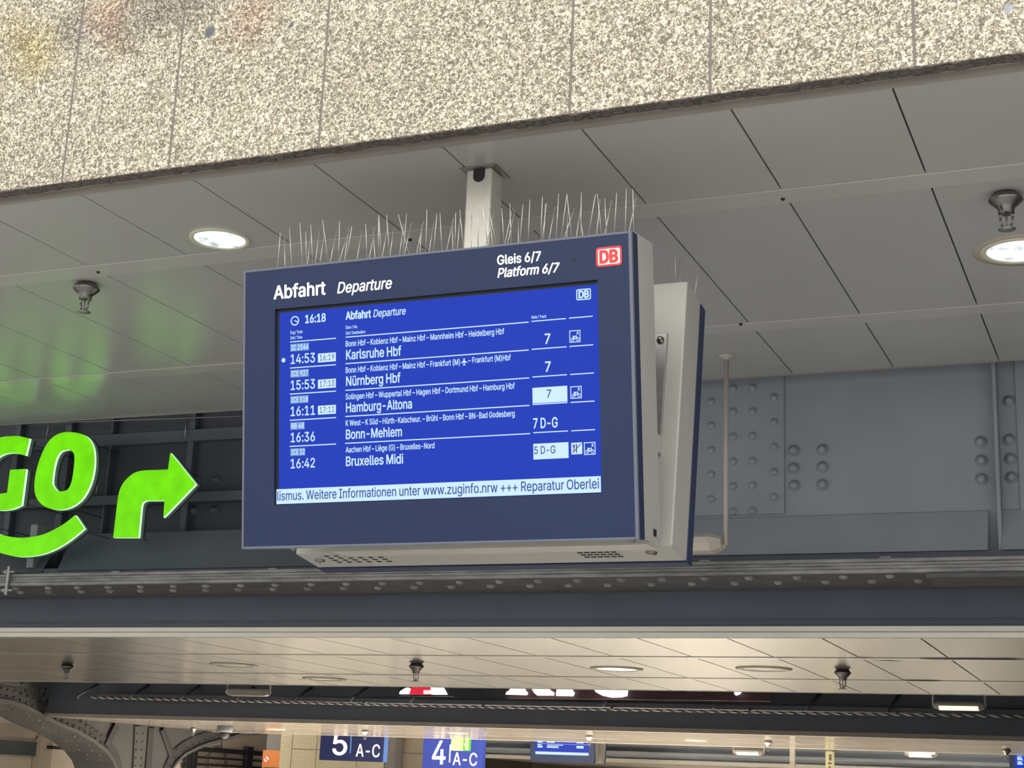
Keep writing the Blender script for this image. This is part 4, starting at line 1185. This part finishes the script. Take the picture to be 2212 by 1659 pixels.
def platform_sign(name, px0, px1, pyb, y, h, face, label, num, numbox, ac, acbox, div, side):
    b0, b1 = ony(px0, pyb, y), ony(px1, pyb + 5, y)
    zb = (b0.z + b1.z) / 2
    t = thing(name, ((b0.x + b1.x) / 2, y, zb), label, 'platform sign', 'platform number signs')
    bevel(MB().box(b0.x, b1.x, y, y + .16, zb, zb + h).build('sign_face', face, t), .006, 2)
    def tx(body, box, m, nm, bold):
        o_ = ony(box[0], box[1], y - .004); e_ = ony(box[2], box[1], y - .004); c_ = ony(box[0], box[1] - box[3], y - .004)
        letter_mesh(nm, body, o_, UX, Vector((0, 0, 1)), e_.x - o_.x, c_.z - o_.z, m, t, bold)
    tx(num, numbox, M['sign_text'], 'sign_numeral', .012); tx(ac, acbox, M['sign_text'], 'section_letters', .008)
    d0, d1 = ony(div[0], div[1], y), ony(div[0], div[2], y)
    MB().box(d0.x - .012, d0.x + .012, y - .004, y, d1.z, d0.z).build('divider_line', M['sign_text'] if face is M['sign_blue_lit'] else M['screen_badge'], t)
    if side:
        MB().box(b1.x + .001, b1.x + .03, y + .02, y + .14, zb, zb + h).build('lit_side_strip', M['screen_badge'], t)
    for xx in (b0.x + .2, b1.x - .2): MB().tube((xx, y + .08, zb + h), (xx, y + .08, 3.31), .02).build('hanging_rod', M['steel'], t)
platform_sign('platform_sign', 689, 826, 1641.5, 28.0, .62, M['sign_blue'], 'navy platform sign reading 5 and A-C, in front of the stone pillar', '5', (717, 1629.8, 749, 48), 'A-C', (768.3, 1634, 820, 27), (759, 1590, 1627), True)
platform_sign('platform_sign', 911, 1040, 1668, 28.0, .85, M['sign_blue_lit'], 'brighter blue platform sign reading 4 and A-C, below the green exit sign', '4', (932.5, 1649.8, 961.8, 50), 'A-C', (977.6, 1652.3, 1030.3, 27), (973, 1608, 1647), False)
a, b = ony(975.3, 1592, 27.3), ony(1012, 1622, 27.3)
ex = thing('exit_sign', ((a.x + b.x) / 2, 27.3, b.z), 'small lit yellow and green emergency exit sign before the platform 4 sign', 'exit sign')
m_ = a.x + (b.x - a.x) * .68
MB().box(a.x, m_, 27.3, 27.4, b.z, a.z).build('lit_panel', M['exit_yellow'], ex)
MB().box(m_ + .001, b.x, 27.3, 27.4, b.z, a.z).build('pictogram_panel', M['exit_green'], ex)
w_, h_ = b.x - m_, a.z - b.z
MB().prism([(m_ + w_ * x, 27.297, b.z + h_ * z) for x, z in ((.25, .95), (.95, .95), (.95, .05), (.5, .05), (.15, .55), (.4, .62))], (0, -.002, 0)).build('running_figure', M['exit_yellow'], ex)
for xx in (a.x + .05, b.x - .05): MB().tube((xx, 27.35, a.z), (xx, 27.35, 3.31), .012).build('hanging_rod', M['steel'], ex)

def far_display(px0, px1, pyb, y, label):
    p0, p1 = ony(px0, pyb, y), ony(px1, pyb + 5, y)
    w = p1.x - p0.x; zb = p0.z; h = w * .68; s_ = w / BW
    t = thing('departure_board', ((p0.x + p1.x) / 2, y, zb), label, 'departure board', 'small far departure boards')
    O = Vector((p0.x, y, zb))
    def P(u, v, d): return O + UX * u + UV * v + UN * d
    def sl(name, m, u0, u1, v0, v1, d0, d1):
        return MB().hexa([P(u0, v0, d0), P(u1, v0, d0), P(u1, v0, d1), P(u0, v0, d1), P(u0, v1, d0), P(u1, v1, d0), P(u1, v1, d1), P(u0, v1, d1)]).build(name, m, t)
    sl('front_panel', M['blue'], 0, w, 0, h, 0, .06)
    sc0 = sl('screen', M['screen'], w * .085, w * .915, h * .155, h * .83, -.004, 0)
    def bar(u0, u1, v0, v1, name='text_line'):
        o = MB().hexa([P(w * u0, h * v0, -.008), P(w * u1, h * v0, -.008), P(w * u1, h * v0, -.0045), P(w * u0, h * v0, -.0045), P(w * u0, h * v1, -.008), P(w * u1, h * v1, -.008), P(w * u1, h * v1, -.0045), P(w * u0, h * v1, -.0045)]).build(name, T, sc0)
    bar(.085, .915, .158, .215, 'ticker_bar')
    for k in range(5):
        v = .30 + .105 * k
        bar(.12, .20, v, v + .035); bar(.12, .185, v + .045, v + .07); bar(.27, .27 + (.18, .12, .16, .2, .14)[k], v, v + .035); bar(.27, .52, v + .05, v + .066); bar(.73, .84, v + .005, v + .055, 'track_box')
        bar(.12, .9, v + .082, v + .087, 'divider_line')
    sl('housing', M['casing'], .002, w - .002, .005, h, .061, .25)
    ym = y + .33
    for nm, m, d0, d1 in (('housing', M['casing'], .061, .25), ('rear_panel', M['blue'], 0, .06)):
        mirror = sl(nm, m, .002, w - .002, .005, h, d0, d1)
        off = mirror.location.copy()
        for v in mirror.data.vertices: v.co.y = 2 * ym - v.co.y
        mirror.data.flip_normals()
    MB().box(O.x + w / 2 - .06, O.x + w / 2 + .06, ym - .06, ym + .06, zb + .05, 3.31).build('hanging_pole', M['pole'], t)
far_display(1145.5, 1284, 1644.5, 29.2, 'small far departure board with lit blue screen, right of the platform 4 sign')
far_display(2182, 2330, 1680, 29.2, 'blue corner of a far departure board at the bottom right edge')
# white post and pale yellow column
a = ony(1712, 1650, 29.4)
tag(MB().box(a.x - .045, a.x + .045, 29.36, 29.45, 0, 3.31).build('white_post', M['light_trim']), 'slim white post below the bright far ceiling', 'post')
a, b = ony(1783, 1650, 29.0), ony(1799, 1650, 29.0)
yc = thing('yellow_column', ((a.x + b.x) / 2, 29.1, 0), 'pale yellow column with dark marks right of the white post', 'column')
zt_ = ony(1790, 1622, 29.0).z
bevel(MB().box(a.x, b.x, 29.0, 29.16, 0, zt_).build('column_shaft', M['pole_yellow'], yc), .01, 2)
bevel(MB().box(a.x - .06, b.x + .06, 28.97, 29.2, zt_, zt_ + .03).build('column_cap', M['brown'], yc), .006, 1)
MB().tube(((a.x + b.x) / 2, 29.08, zt_ + .03), ((a.x + b.x) / 2, 29.08, 3.31), .03).build('hanging_rod', M['steel'], yc)
for z0, z1, x0, x1 in ((.06, .17, .5, .85), (.20, .24, .4, .85), (.27, .36, .45, .7), (.40, .46, .4, .85)):
    w = b.x - a.x
    MB().box(a.x + w * x0, a.x + w * x1, 28.994, 29.0, zt_ - z1, zt_ - z0).build('dark_mark', M['brown'], yc)
# ledge rail in front of the far girder
za, zb = ony(1500, 1627, 31.4).z, ony(1500, 1635, 31.4).z
structure(bevel(MB().box(-14, 2, 31.3, 31.62, zb, za).build('trim_20', M['girder']), .01, 1))
